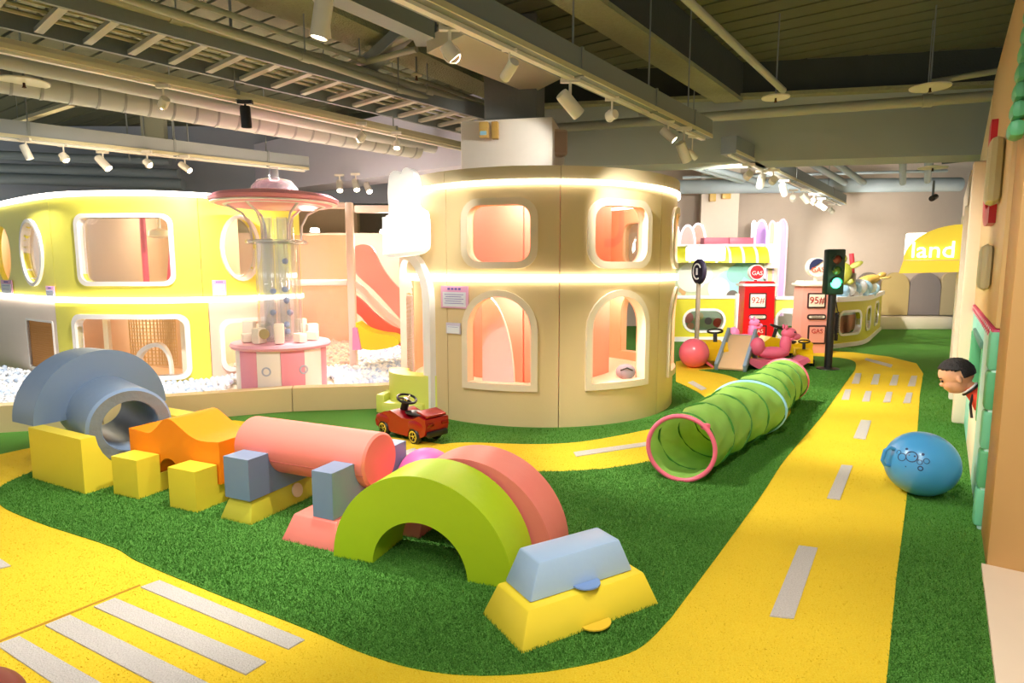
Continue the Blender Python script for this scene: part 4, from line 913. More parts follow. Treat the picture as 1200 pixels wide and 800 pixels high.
# ================================================================== HOP BALL
hr = .218; hc = G(1080, 543, hr*.97); t = thing('hopper_ball', 'big blue hopper ball with a loop handle and printed doodles', 'ball', (hc.x, hc.y, 0))
hb = vinyl('hop_blue', (70, 150, 205)); B().ball((0, 0, hr*.97), hr, (1.02, 1, .97), 48, 28).obj('ball_body', M('hop_blue_gloss', (72, 152, 206), .28, coat=.3), t)
view = (-Vector((hc.x, hc.y, 0))).normalized(); left = Vector((-1, -.05, 0)).normalized()
hd = Vector((-.96, -.05, .22)).normalized(); s_ = Vector((0, 0, hr*.97)); upv = Vector((.2, 0, 1)).normalized()
B().tube([s_+hd*hr*.96+upv*.055, s_+hd*(hr+.03)+upv*.06, s_+hd*(hr+.055)+upv*.035, s_+hd*(hr+.055)-upv*.035, s_+hd*(hr+.03)-upv*.06, s_+hd*hr*.96-upv*.055], .012, 10).obj('loop_handle', hb, t)
ink = M('print_blue_black', (24, 50, 90), .5)
for (a, e, r0, r1) in ((-.28, .42, .03, .036), (-.55, .34, .022, .027), (-.4, .1, 0, .012), (.02, .55, 0, .009), (-.05, .3, .012, .016), (.12, .36, .014, .018), (-.5, .62, 0, .009), (-.2, .45, 0, .006), (-.36, .45, 0, .006), (-.7, .45, .012, .016), (-.02, .12, .01, .016), (-.62, .15, 0, .008)):
    ca = math.atan2(view.y, view.x)-a*-1.0*1.0; ca = math.atan2(view.y, view.x)+a
    d = Vector((math.cos(ca)*math.cos(e), math.sin(ca)*math.cos(e), math.sin(e)*.97)); q = B()
    q.lathe([(r0, -.002), (r1, -.002), (r1, .0025), (r0, .0025)] if r0 else [(0, .0025), (r1, .0015), (r1, -.002)], 20, c=s_+d*hr*1.001, axis=d, close=bool(r0)); q.obj('printed_mark', ink, t)
B().tube([s_+Vector((math.cos(math.atan2(view.y, view.x)-.28+.09*k)*math.cos(.36-abs(k)*-.02), math.sin(math.atan2(view.y, view.x)-.28+.09*k)*math.cos(.36), math.sin(.34+.01*k*k)*.97))*hr*1.003 for k in (-2, -1, 0, 1, 2)], .002, 5).obj('printed_smile', ink, t)
# ================================================================== RED RIDE-ON CAR
def red_car():
    rear = G(484, 521); fr = G(444, 509); d = (fr-rear).normalized(); side = Vector((-d.y, d.x, 0))
    if side.y < 0: side = -side
    t = thing('ride_on_car', 'glossy red ride-on toy car with black steering wheel', 'toy car', rear+side*.14, math.atan2(d.y, d.x))  # local x = forward, y=?
    red = M('car_red', (150, 6, 20), .32, coat=.15)
    # side profile (x forward, z)
    prof = [(-.14, .10), (-.16, .17), (-.15, .235), (-.06, .255), (.02, .215), (.16, .205), (.26, .235), (.32, .25), (.42, .225), (.52, .18), (.555, .13), (.54, .08)]
    def arc(cx, r): return [(cx+r*math.cos(a), .07+r*math.sin(a)) for a in np.linspace(0, PI, 9)]
    prof += arc(.43, .078)+[(.33, .055), (.09, .055)]+arc(0, .078)+[(-.1, .08)]
    q = B(); q.prism([(x, z) for x, z in prof], .26, .018, 3, off=-.13); q.obj('car_body', red, t)
    for s in (-1, 1):
        q = B(); q.ball((-.02, s*.122, .165), .085, (1.35, .2, .62)); q.obj('fender', red, t); q = B(); q.ball((.44, s*.122, .155), .085, (1.3, .2, .6)); q.obj('fender', red, t)
    q = B(); q.ball((.09, 0, .235), .1, (1.6, .85, .22)); q.obj('seat', black, t)
    B().beam((-.15, 0, .255), (-.02, 0, .285), .22, .02, .005).obj('spoiler', red, t)
    B().box((-.155, 0, .105), (.04, .22, .05), 0, .01).obj('bumper', black, t)
    for s in (-1, 1): B().box((-.165, s*.08, .19), (.012, .07, .028), 0, .004).obj('tail_light', M('tail_red', (120, 10, 12), .2), t)
    for s in (-1, 1): B().ball((.5, s*.085, .175), .03, (1, .7, .6), 14, 8).obj('headlight', white, t)
    B().tube([(.3, 0, .23), (.26, 0, .33)], .035, 12).obj('steering_column', black, t)
    c = Vector((.25, 0, .345)); n = Vector((-.35, 0, 1)).normalized(); a, b = frame(n)
    sw_ = B().tube([c+a*.085*math.cos(2*PI*k/28)+b*.085*math.sin(2*PI*k/28) for k in range(28)], .011, 8, closed=True).obj('steering_wheel', black, t)
    for k in range(3): an = 2*PI*k/3+.5; B().tube([c, c+(a*math.cos(an)+b*math.sin(an))*.08], .009, 6).obj('spoke', chrome, sw_)
    B().lathe([(0, .012), (.028, .008), (.03, -.01), (0, -.01)], 16, c=c, axis=n, close=False).obj('hub', chrome, sw_)
    for x in (0, .43):
        for s in (-1, 1):
            w_ = B(); w_.lathe([(.04, -.022), (.066, -.022), (.072, -.012), (.072, .012), (.066, .022), (.04, .022)], 28, c=(x, s*.115, .07), axis=(0, 1, 0)); wo_ = w_.obj('wheel', black, t)
            r = B(); r.lathe([(.038, -.01), (.052, -.01), (.052, .01), (.038, .01)], 24, c=(x, s*.133, .07), axis=(0, 1, 0))
            for k in range(5): an = 2*PI*k/5; r.beam(Vector((x, s*.133, .07)), Vector((x+.036*math.cos(an), s*.133, .07+.036*math.sin(an))), .012, .008)
            r.obj('rim', chrome, wo_)
red_car()
# ================================================================== FAR PLAY AREA
def panel_fence(name, label, px0, px1, py0, py1, d, mat, holes=(), frame_m=None, th=.08):
    a, b = P(px0, py1, d), P(px1, py1, d); z1 = P(px0, py0, d).z
    t = thing(name, label, 'padded fence', (a.x, d, 0)); L = b.x-a.x; pth = flat((0, 0), (L, 0)); hs_ = []
    for (x0, x1, y0, y1, kind) in holes:
        A_ = P(x0, y1, d); C_ = P(x1, y0, d); q = (A_.x-a.x, C_.x-a.x, A_.z, C_.z); hs_.append(rrect(*q, min((q[3]-q[2])/2*.98, (q[1]-q[0])/2*.98, .2)) if kind == 'r' else archp(*q)); 
    curved('fence_panel', pth, [(0, .1), (L, .1), (L, z1-.05), (0, z1-.05)], hs_, -th, 0, mat, t, step=99)
    for (x0, x1, y0, y1, kind) in holes:
        A_ = P(x0, y1, d); C_ = P(x1, y0, d); q = (A_.x-a.x, C_.x-a.x, A_.z, C_.z); g_ = grow(q, .05)
        o_ = rrect(*g_, min((g_[3]-g_[2])/2*.98, (g_[1]-g_[0])/2*.98, .25)) if kind == 'r' else archp(*g_)
        i_ = rrect(*q, min((q[3]-q[2])/2*.98, (q[1]-q[0])/2*.98, .2)) if kind == 'r' else archp(*q)
        curved('window_frame', pth, o_, [i_], -th-.01, .02, frame_m or white, t, step=99)
    B().box((L/2, th/2, z1-.02), (L+.04, th+.06, .07), 0, .015).obj('top_rail', white, t); B().box((L/2, th/2, .05), (L+.02, th+.04, .1)).obj('base_rail', white, t)
    return t
ly = vinyl('counter_yellow', (222, 214, 60))
panel_fence('play_fence', 'yellow padded fence with an oval window right of the drum', 788, 862, 347, 400, 12.7, ly, [(802, 848, 364, 387, 'r')])
B().box((P(864, 370, 12.65).x, 12.65, .5), (.1, .12, 1.0), 0, .02).obj('fence_post', white); tag(bpy.data.objects['fence_post'], 'white end post beside the red fuel pump', 'post')
panel_fence('play_fence', 'yellow padded fence with an arched opening between the two fuel pumps', 907, 942, 348, 400, 12.6, yhouse, [(910, 932, 364, 395, 'r')])
# mural wall with lime curved roof behind
mx0 = P(786, 340, 14.2).x; mx1 = P(893, 340, 14.2).x; zb_ = P(800, 308, 14.2).z
mw = thing('mural_booth', 'painted booth with lime curved roof behind the yellow fence', 'play booth', (mx0, 14.2, 0)); L = mx1-mx0
B().box((L/2, 0, zb_/2), (L, .1, zb_), 0, .01).obj('mural_wall', M('mural_cream', (232, 240, 196), .6), mw)
mint = M('mural_mint', (150, 214, 196), .6); cyan = M('mural_cyan', (170, 230, 224), .6)
for ic, (x, y, r, m_) in enumerate(((870, 322, .3, mint), (856, 334, .35, cyan), (876, 330, .3, cyan), (884, 338, .28, cyan), (862, 321, .2, mint), (842, 338, .25, M('mural_white', (244, 248, 236))), (810, 325, .34, M('mural_white', (244, 248, 236))), (880, 317, .2, mint), (825, 322, .2, M('mural_white', (244, 248, 236))), (858, 347, .14, M('mural_grey', (120, 110, 100))))):
    p = P(x, y, 14.13); q = B(); q.lathe([(0, -.006), (r, -.006), (r, .006), (0, .006)], 24, c=(p.x-mx0, -.058-.003*ic, p.z), axis=(0, 1, 0), close=False); q.obj('painted_cloud', m_, mw)
for (x, y) in ((798, 340), (804, 338), (801, 343)):
    p = P(x, y, 14.13); B().ball((p.x-mx0, -.06, p.z), .06, (1, .1, 1), 10, 6).obj('painted_leaf', M('mural_peach', (246, 196, 130)), mw)
rz0, rz1 = zb_, P(840, 288, 13.9).z; seg_ = 7; limer = M('roof_lime', (214, 210, 50), .4)
for k in range(7):
    x0 = L*k/7+.01; x1 = L*(k+1)/7-.03; pr = [(-.30*math.sin(PI/2*j/8)-.02, rz0+(rz1-rz0)*(1-math.cos(PI/2*j/8))) for j in range(9)]
    q = B(); ring = [[q.bm.verts.new((x, -.45+yy_*-1-0.0, z)) for yy_, z in [(-.35*(1-math.cos(PI/2*j/8)), rz0+(rz1-rz0)*math.sin(PI/2*j/8)) for j in range(9)]+[(-.5, rz1), (-.5, rz0)]] for x in (x0, x1)]
    m_ = len(ring[0])
    for j in range(m_): q.face([ring[0][j], ring[0][(j+1) % m_], ring[1][(j+1) % m_], ring[1][j]])
    q.face(ring[0]); q.face(ring[1][::-1]); q.obj('roof_segment', limer, mw)
    q = B(); q.tube([(x1+.015, -.45+.35*(1-math.cos(PI/2*j/8)), rz0+(rz1-rz0)*math.sin(PI/2*j/8)) for j in range(9)], .03, 8); q.obj('roof_rib', white, mw)
B().box((L/2, .2, rz1+.02), (L+.1, .7, .05)).obj('roof_trim', white, mw)
B().box((.5, -.87, (rz0+rz1)/2), (.85, .08, (rz1-rz0)*.8), 0, .04).obj('lit_sign_box', emis('sign_glow', (255, 252, 240), 6), mw)
p0, p1 = P(825, 280, 14.3), P(884, 280, 14.3)
pbx = thing('rose_parapet', 'long rose-pink box on the booth roof at the far column', 'padded box', ((p0.x+p1.x)/2, 14.45, rz1+.045))
for k in (-1, 1): B().box((k*(p1.x-p0.x)/4, 0, .08), ((p1.x-p0.x)/2-.01, .3, .16), 0, .015).obj('cushion', vinyl('rose_vinyl', (214, 110, 130)), pbx)
# inside the booth window: toy wall
for (x, y, r, c_) in ((806, 372, .1, (236, 150, 160)), (830, 376, .08, (150, 150, 180)), (842, 378, .09, (236, 110, 110)), (818, 372, .09, (190, 226, 210))):
    pass
tb = B().box((P(825, 375, 13.6).x, 13.6, .5), (1.3, .06, .75)).obj('play_board', M('board_mint', (200, 232, 214), .5)); tag(tb, 'pale mint activity board behind the oval window', 'play board')
for (x, y, r, c_, nm) in ((806, 372, .12, (236, 160, 170), 'pink'), (809, 382, .08, (246, 190, 170), 'peach'), (830, 376, .08, (150, 150, 180), 'grey'), (841, 378, .1, (236, 110, 110), 'red'), (820, 370, .08, (246, 240, 200), 'cream')):
    p = P(x, y, 13.55); q = B(); q.lathe([(0, -.02), (r, -.02), (r, .01), (0, .01)], 20, c=(p.x-tb.location.x, 13.55, p.z), axis=(0, 1, 0), close=False); q.obj('wooden_disc', M('disc_'+nm, c_, .5), tb)
# far column and lights on it
p = P(845, 250, 15.2); fc = B().box((p.x, 15.4, 2.1), (.86, .8, 4.2), math.radians(-14)).obj('trim_far_column', M('far_column', (232, 218, 198), .7)); tag(fc, 'pale square column rising behind the booth', kind='structure')
t = thing('emergency_light', 'amber emergency light on the far column', 'emergency light', P(839, 231, 14.85)); B().box((-.08, 0, 0), (.14, .1, .2), 0, .01).obj('lamp_head', M('amber_box', (214, 178, 96)), t); B().box((.24, 0, .03), (.2, .1, .14), 0, .01).obj('lamp_head', M('amber_box', (214, 178, 96)), t)
# glowing arches
def neon(px0, px1, pyt, pyb, d, c, label, k=0, lit=True):
    a, b = P(px0, pyb, d), P(px1, pyb, d); z1 = P(px0, pyt, d).z; W_ = b.x-a.x; t = thing('arch_screen', label, 'arch screen', ((a.x+b.x)/2, d, a.z-.8))
    pr = archp(-W_/2, W_/2, 0, z1-a.z+.8, 18, e=2.4); B().prism(pr, .03).obj('tinted_sheet', M('arch_tint_%d%d%d' % c, c, .5), t)
    q = B().tube([(x, -.02, z) for x, z in pr[1:]]+[(-W_/2, -.02, 0)], .022, 8, closed=False).obj('light_edge' if lit else 'edge_piping', emis('neon_white', (255, 240, 250), 1.3) if lit else M('edge_pale', (220, 190, 206), .5), t)
for i, (a, b, c, nm) in enumerate(((783, 795, (206, 200, 190), 'grey'), (796, 814, (226, 200, 190), 'rosy-grey'), (808, 826, (244, 180, 160), 'coral'), (820, 832, (170, 226, 200), 'mint'), (880, 884, (226, 180, 240), 'narrow lilac'), (884, 898, (214, 170, 240), 'violet'))):
    neon(a, b, (262, 264, 262, 262, 259, 258)[i], 288, 14.9+.08*i, c, nm+' glowing arch screen behind the booth roof')
for i, (x0, x1, yt, c, nm) in enumerate(((898, 905, 259, (226, 212, 140), 'pale yellow'), (904, 911, 261, (222, 208, 180), 'cream'), (908, 919, 257, (196, 160, 200), 'lilac tall'))):
    neon(x0, x1, yt, 330, 14.2+.1*i, c, nm+' rounded standing board right of the booth', lit=False)
B().box((P(904, 300, 14).x, 14, P(904, 300, 14).z), (.3, .1, .55), 0, .02).obj('blush_panel', vinyl('blush_post', (252, 226, 214))); tag(bpy.data.objects['blush_panel'], 'small blush panel right of the booth roof', 'panel')
# fuel pumps
def pump(label, px0, px1, ytop, ybase, d, body_m, trim_m, num, globe, gpx, side=.35, rz=0, numcol=None, capm=None, hose=False):
    a, b = P(px0, 370, d), P(px1, 370, d); W_ = b.x-a.x; z1 = P(px0, ytop, d).z; cx = (a.x+b.x)/2
    t = thing('fuel_pump', label, 'toy fuel pump', (cx, d, 0), rz)
    q = B(); 
    vs = [(-W_/2*1.04, 0), (W_/2*1.04, 0), (W_/2*.98, z1), (-W_/2*.98, z1)]
    q.prism(vs, side, .01); q.obj('cabinet', body_m, t)
    B().box((0, side/2, z1+.02), (W_*1.14, side+.08, .05), 0, .01).obj('cap_trim', capm or white, t)
    q = B(); q.prism([(-W_*.52, z1+.045), (W_*.52, z1+.045), (W_*.45, z1+.09), (-W_*.45, z1+.09)], side*.9, .005, off=side*.05); q.obj('cap', trim_m, t)
    def rel(x, y): p = P(x, y, d); return p.x-cx, p.z
    def plate(x0, x1, y0, y1, m, ins=.028, r=None, name='display'):
        ax_, az = rel(x0, y1); bx_, bz = rel(x1, y0); pt = flat((-3, 0), (3, 0)); r = r or .02
        o_ = curved(name+'_border', pt, rrect(ax_+3, bx_+3, az, bz, r), [], 0, .012, M('border_dark', (60, 30, 30), .5), t, step=99)
        curved(name, pt, rrect(ax_+ins+3, bx_-ins+3, az+ins, bz-ins, max(r-ins, .004)), [], .012, .02, m, o_, step=99)
    cm = M('display_cream', (250, 240, 214), .4); sc = px1-px0
    fx = lambda k: px0+sc*k
    plate(fx(.16), fx(.76), 343, 361, cm); plate(fx(.16), fx(.76), 368, 374.5, cm, r=.045, name='slot'); plate(fx(.16), fx(.76), 381, 403 if not capm is None else 400, body_m, name='lower_panel')
    rd = M('print_red', (190, 24, 30), .5); mx_ = rel(fx(.46), 352)
    text('number', num, .17, rd, t, (mx_[0], -.024, mx_[1]), (PI/2, 0, 0)); x_, z_ = rel(fx(.46), 388)
    text('lettering', 'GAS', .11, rd if capm else M('display_cream', (250, 240, 214)), t, (x_, -.024, z_), (PI/2, 0, 0)); x_, z_ = rel(fx(.46), 371.2)
    text('small_lettering', 'REGULAR', .045, M('print_grey', (110, 90, 70)), t, (x_, -.024, z_), (PI/2, 0, 0))
    gx, gz = rel(gpx[0], gpx[1]); r = gpx[2]/F*d
    B().tube([(gx, side/2, z1+.05), (gx, side/2, gz)], .03, 8).obj('globe_stem', trim_m, t)
    q = B(); q.lathe([(0, -.05), (r, -.05), (r*1.06, 0), (r, .05), (0, .05)], 32, c=(gx, side/2, gz), axis=(0, 1, 0), close=False); q.obj('globe', globe[0], t)
    q = B(); q.lathe([(r*1.0, -.06), (r*1.12, -.06), (r*1.12, .06), (r, .06)], 32, c=(gx, side/2, gz), axis=(0, 1, 0)); q.obj('globe_rim', globe[1], t)
    if globe[2]:
        pr = [(gx+r*math.cos(a_), gz+r*math.sin(a_)) for a_ in np.linspace(.9, PI+.35, 14)]; B().prism(pr, .01, off=side/2-.066).obj('navy_top', globe[2], t)
    text('globe_lettering', 'GAS', r*.85, globe[3], t, (gx, side/2-.07, gz-(.02 if not globe[2] else r*.3)), (PI/2, 0, 0))
    if hose:
        hx = W_/2+.1; q = B(); pts = [(hx-.03, side*.3, .95), (hx, side*.2, .75)]+[(hx+.035*math.cos(k*.9), side*.2+.035*math.sin(k*.9), .72-.0042*k) for k in range(90)]
        q.tube(pts, .012, 6); q.obj('coiled_hose', black, t); B().box((W_/2+.03, side*.3, 1.0), (.06, .1, .2), 0, .01).obj('nozzle_holder', black, t)
        B().box((hx, side*.2, .28), (.05, .05, .12), 0, .01).obj('nozzle', black, t)
    return t
pump('red toy fuel pump with 92# display', 871.5, 907, 335, 395, 12.3, M('pump_red', (214, 16, 22), .35), M('pump_red_cap', (190, 20, 30), .4), '92#', (M('globe_red', (214, 30, 40)), white, None, white), (890, 319, 8))
pump('pink toy fuel pump with 95# display', 939.5, 977, 335, 410, 10.9, vinyl('pump_pink', (246, 170, 152)), creamlt, '95#', (creamlt, creamlt, M('navy', (40, 46, 80)), M('print_red2', (220, 90, 60))), (962, 313, 10), capm=creamlt, hose=True)
# traffic light
p = G(970, 433); t = thing('traffic_light', 'toy traffic light on a black pole showing green', 'traffic light', p)
tb_ = P(972, 345, 9.1).z; tt = P(972, 292, 9.1).z; dk = M('signal_dark', (18, 44, 34), .4)
B().lathe([(0, 0), (.17, 0), (.16, .025), (.05, .04), (0, .04)], 28, close=False).obj('foot', black, t); B().tube([(0, 0, .03), (0, 0, tb_+.02)], .055, 16).obj('pole', black, t)
B().box((0, 0, (tb_+tt)/2), (.25, .16, tt-tb_), 0, .02).obj('signal_box', dk, t)
for y, m_, r in ((304, M('lens_red_off', (110, 40, 20), .3), .062), (317, M('lens_amber_off', (80, 90, 24), .3), .062), (331.5, emis('lens_green', (60, 255, 150), 14), .075)):
    z = P(972, y, 9.05).z; q = B(); q.lathe([(0, .03), (r*.7, .02), (r, 0), (r, -.01)], 24, c=(0, -.08, z), axis=(0, -1, 0), close=False); q.obj('lens', m_, t)
    q = B(); q.lathe([(r, -.01), (r+.012, -.01), (r+.012, .04), (r, .04)], 24, c=(0, -.08, z), axis=(0, -1, 0), a0=0, a1=PI); q.obj('visor', dk, t)
ld = bpy.data.lights.new('signal_glow', 'POINT'); ld.energy = 3; ld.color = (.2, 1, .5); ld.shadow_soft_size = .07; lo = bpy.data.objects.new('signal_glow', ld); COL.objects.link(lo); lo.parent = t; lo.location = (0, -.22, P(972, 331.5, 9.05).z)
# sign post
d = 11.0; p = P(816, 410, d); z = P(816, 318, d).z; t = thing('sign_post', 'round black sign on a thin taupe post right of the drum', 'sign', (p.x, d, 0), math.radians(-78))
B().tube([(0, 0, 0), (0, 0, z)], .04, 10).obj('post', M('taupe', (160, 146, 126), .5), t); nv_ = M('navy_black', (36, 28, 50), .5)
q = B(); q.lathe([(0, -.04), (.2, -.04), (.225, -.02), (.225, .02), (.2, .04), (0, .04)], 32, c=(0, -.0, z), axis=(0, 1, 0), close=False); q.obj('sign_disc', nv_, t)
q = B(); q.lathe([(.12, -.004), (.145, -.004), (.145, .004), (.12, .004)], 28, c=(0, -.044, z), axis=(0, 1, 0), a0=.5, a1=5.2); q.obj('emblem_arc', white, t); B().box((0, -.046, z), (.05, .006, .12)).obj('emblem_bar', white, t)
B().lathe([(0, 0), (.16, 0), (.15, .02), (0, .03)], 20, close=False).obj('foot', M('taupe', (160, 146, 126)), t)
# curved counter with bubbles
cpt = [G(x, y).xy for x, y in ((975, 408), (992, 406), (1008, 403.5), (1016, 400), (1024, 393), (1031, 386.5))]
CP = Path(pts=cpt); ct = thing('curved_counter', 'curved yellow-green counter with oval windows at the far right', 'counter', (0, 0, 0)); lime2 = vinyl('counter_lime', (206, 198, 50))
cw = [boxsz(CP, 983, 1008, 366, 390), boxsz(CP, 1015, 1019.5, 361, 384), boxsz(CP, 1025, 1028.5, 355, 378)]; cz = .93
hl_ = [rrect(*q, min((q[1]-q[0])/2*.9, .14)) for q in cw]
curved('counter_wall', CP, [(0, .08), (CP.len, .08), (CP.len, cz-.05), (0, cz-.05)], hl_, -.08, 0, lime2, ct)
for q in cw: g_ = grow(q, .045); curved('window_frame', CP, rrect(*g_, min((g_[1]-g_[0])/2*.9, .18)), [rrect(*q, min((q[1]-q[0])/2*.9, .14))], -.09, .02, white, ct)
strip('counter_rim', CP, 0, CP.len, cz-.05, cz+.04, -.14, .05, white, ct); strip('counter_base', CP, 0, CP.len, 0, .08, -.1, .03, white, ct)
strip('inner_lining', CP, 0, CP.len, .05, .7, -.55, -.5, M('counter_inner', (246, 178, 140), .6), ct)
bt_ = poly_slab('counter_bed', [CP.w(s, 0, -.1).xy[:] for s in np.linspace(0, CP.len, 8)]+[CP.w(s, 0, -1.1).xy[:] for s in np.linspace(CP.len, 0, 8)], .6, .7, M('foam_bed', (220, 236, 246), .6), ct)
bbm = [M('bubble_blue', (170, 214, 240), .4), M('bubble_white', (244, 250, 252), .4)]
for i, (x, y, r) in enumerate(((986, 341, .15), (993, 338, .16), (1000, 338, .15), (1006, 336, .16), (1013, 337, .15), (1019, 336, .14), (1024, 338, .12), (998, 344, .13), (1010, 343, .13), (989, 346, .1), (1021, 343, .1), (1004, 346, .11))):
    s = CP.find(x, y)[0]; q = CP.w(s, 0, -.32); p = P(x, y, q.y)
    tag(sphere_thing('foam_bubble', ('sky blue', 'white')[i % 2]+(' large', ' small')[r < .14]+' soft bubble ball, '+['at the left end of the heap', 'second from the left', 'third from the left', 'in the middle of the top row', 'right of the middle', 'under the golden turtle', 'at the right end of the heap', 'low in the middle left', 'low in the middle right', 'lowest at the left', 'lowest at the right', 'lowest in the centre'][i], Vector((p.x, p.y, p.z)), r, bbm[i % 2], seg=20), None, None, 'bubbles on the curved counter')
def turtle(label, c, rz, ry, m):
    t = thing('turtle_ornament', label, 'ornament', c, rz)
    rot = Matrix.Rotation(ry, 3, 'Y')
    q = B(); q.ball((0, 0, 0), .2, (1.2, .9, .5), 20, 12, rot); q.obj('shell', m, t); q = B(); q.ball(rot @ Vector((.3, 0, .03)), .07, (1.3, .9, .8), 14, 8, rot); q.obj('head', m, t)
    for a, b_, l in ((.16, .2, .8), (.16, -.2, .8), (-.18, .15, .4), (-.18, -.15, .4)):
        q = B(); q.ball(rot @ Vector((a+.03, b_*1.1, 0)), .12, (.5, 1.4*l, .18), 12, 8, rot @ Matrix.Rotation(.5 if b_ < 0 else -.5, 3, 'Z')); q.obj('flipper', m, t)
gold = M('gold_leaf', (186, 150, 70), .35, .4, 30, .2, 12); olg = M('olive_gold', (150, 150, 50), .4, .4, 30, .25, 12)
q = CP.w(CP.find(1018, 330)[0], 0, -.32); turtle('golden turtle ornament on the right of the bubbles', P(1018, 328, q.y), .1, -.25, gold)
q = CP.w(CP.find(988, 330)[0], 0, -.32); turtle('olive-gold turtle ornament climbing beside the traffic light', P(986.5, 321, q.y), .9, -1.2, olg)
p = P(998, 330, 12.1); t = thing('slim_post', 'slim grey post with a red top above the bubbles', 'post', (p.x, 12.1, .7)); z1 = P(998, 320, 12.1).z-.7; z2 = P(998, 297, 12.1).z-.7
B().tube([(0, 0, 0), (0, 0, z1)], .07, 12).obj('lower_post', M('post_grey', (176, 172, 160), .5), t); B().tube([(0, 0, z1-.02), (-.01, 0, (z1+z2)/2), (-.04, 0, z2)], .045, 12).obj('red_top', M('post_red', (214, 60, 70), .4), t)
# far bench and arch panels
bw = B().box(((P(1030, 380, 15.4).x+P(1115, 380, 15.4).x)/2, 15.55, .15), (1.9, .5, .3), 0, .02).obj('baseboard_back', creamlt); tag(bw, 'cream padded skirting bench along the far wall', kind='structure')
for i, (x0, x1, c, nm) in enumerate(((1003, 1029, (132, 120, 110), 'taupe-grey'), (1031, 1063, (200, 176, 118), 'khaki'), (1064, 1100, (150, 138, 132), 'warm grey'), (1101, 1120, (206, 184, 140), 'pale khaki'))):
    a, b = P(x0, 372, 16.1), P(x1, 372, 16.1); z1 = P(x0, 319, 16.1).z
    o = B().prism(archp(0, b.x-a.x, .3 if i else .9, z1, 16), .08, .02).obj('arch_panel', vinyl('arch_panel_%d' % i, c), wb); o.location = (a.x, 16.1, 0); tag(o, nm+' round-topped soft panel on the far wall')
# ================================================================== RIDES
def plain(px, py, r): return G(px, py, r)
rb = thing('bounce_ball', 'glossy coral-pink ball beside the slide', 'ball', G(815, 432)+Vector((0, .1, 0)))
B().ball((0, 0, .225), .225, seg=36, rings=20).obj('ball_body', M('coral_gloss', (244, 112, 132), .25), rb); B().tube([(.17, -.05, .1), (.27, -.08, .02)], .02, 8).obj('ball_handle', M('coral_gloss', (244, 96, 110)), rb)
# small slide
a0 = G(838, 434); a1 = G(874, 437); topz = .47; t = thing('toddler_slide', 'small toddler slide with tan chute and grey-blue rails', 'slide', (a0+a1)/2, math.radians(-30)); W_ = (a1-a0).length
sb_ = vinyl('rail_blue', (150, 172, 196)); pr = lambda x: [(x, 0, .0), (x, .95, topz)]
B().beam((0, 0, .04), (0, .85, topz-.02), W_*.86, .03).obj('chute', M('chute_tan', (246, 208, 160), .45), t)
for s in (-1, 1): B().beam((s*W_*.46, -.03, .06), (s*W_*.46, .87, topz+.05), .05, .13, .012).obj('side_rail', sb_, t)
for s in (-1, 1): B().box((s*W_*.46, .9, topz/2), (.06, .14, topz), 0, .01).obj('leg', sb_, t)
B().box((0, 1.0, topz-.05), (W_*.86, .25, .05), 0, .01).obj('platform', sb_, t)
for k in range(3): B().box((0, 1.12+.09*(2-k), .1*(k+1)), (W_*.8, .14, .04), 0, .01).obj('step', sb_, t)
# rocking horse
def horse(label, c, rz, m, s=1.0):
    t = thing('rocking_animal', label, 'rocking toy', c, rz)
    q = B(); prof = [(-.42*s, .12*s), (-.3*s, .04*s), (-.15*s, 0), (.15*s, 0), (.32*s, .05*s), (.46*s, .14*s), (.42*s, .19*s), (.28*s, .13*s), (.18*s, .15*s), (-.15*s, .15*s), (-.26*s, .14*s), (-.38*s, .18*s)]
    q.prism(prof, .3*s, .02, off=-.15*s); q.obj('rocker', m, t)
    q = B(); q.ball((-.02*s, 0, .24*s), .14*s, (1.7, .85, .62)); q.ball((-.24*s, 0, .33*s), .11*s, (.9, 1, 1.2)); q.ball((.16*s, 0, .36*s), .1*s, (.8, .8, 1.6)); q.obj('body', m, t)
    q = B(); q.ball((.2*s, 0, .52*s), .09*s, (1.2, .85, .9)); q.ball((.3*s, 0, .47*s), .06*s, (1.2, .8, .8)); q.ball((.14*s, .05*s, .61*s), .03*s, (.7, .6, 1.2), 10, 6); q.ball((.14*s, -.05*s, .61*s), .03*s, (.7, .6, 1.2), 10, 6); q.obj('head', m, t)
    for k in (-1, 1): B().tube([(.2*s, k*.06*s, .44*s), (.2*s, k*.15*s, .45*s)], .016*s, 8).obj('handle', m, t)
    for k in (-1, 1): B().ball((.255*s, k*.066*s, .54*s), .013*s, seg=8, rings=6).obj('eye', black, t)
horse('rose-pink rocking horse behind the crawl tunnel', G(910, 434)+Vector((0, .12, 0)), math.radians(0), vinyl('horse_pink', (226, 104, 136)), 1.05)
horse('pale pink rocking toy behind the toddler slide', G(872, 412), .3, vinyl('rocker_pale', (246, 130, 176)), 1.0)
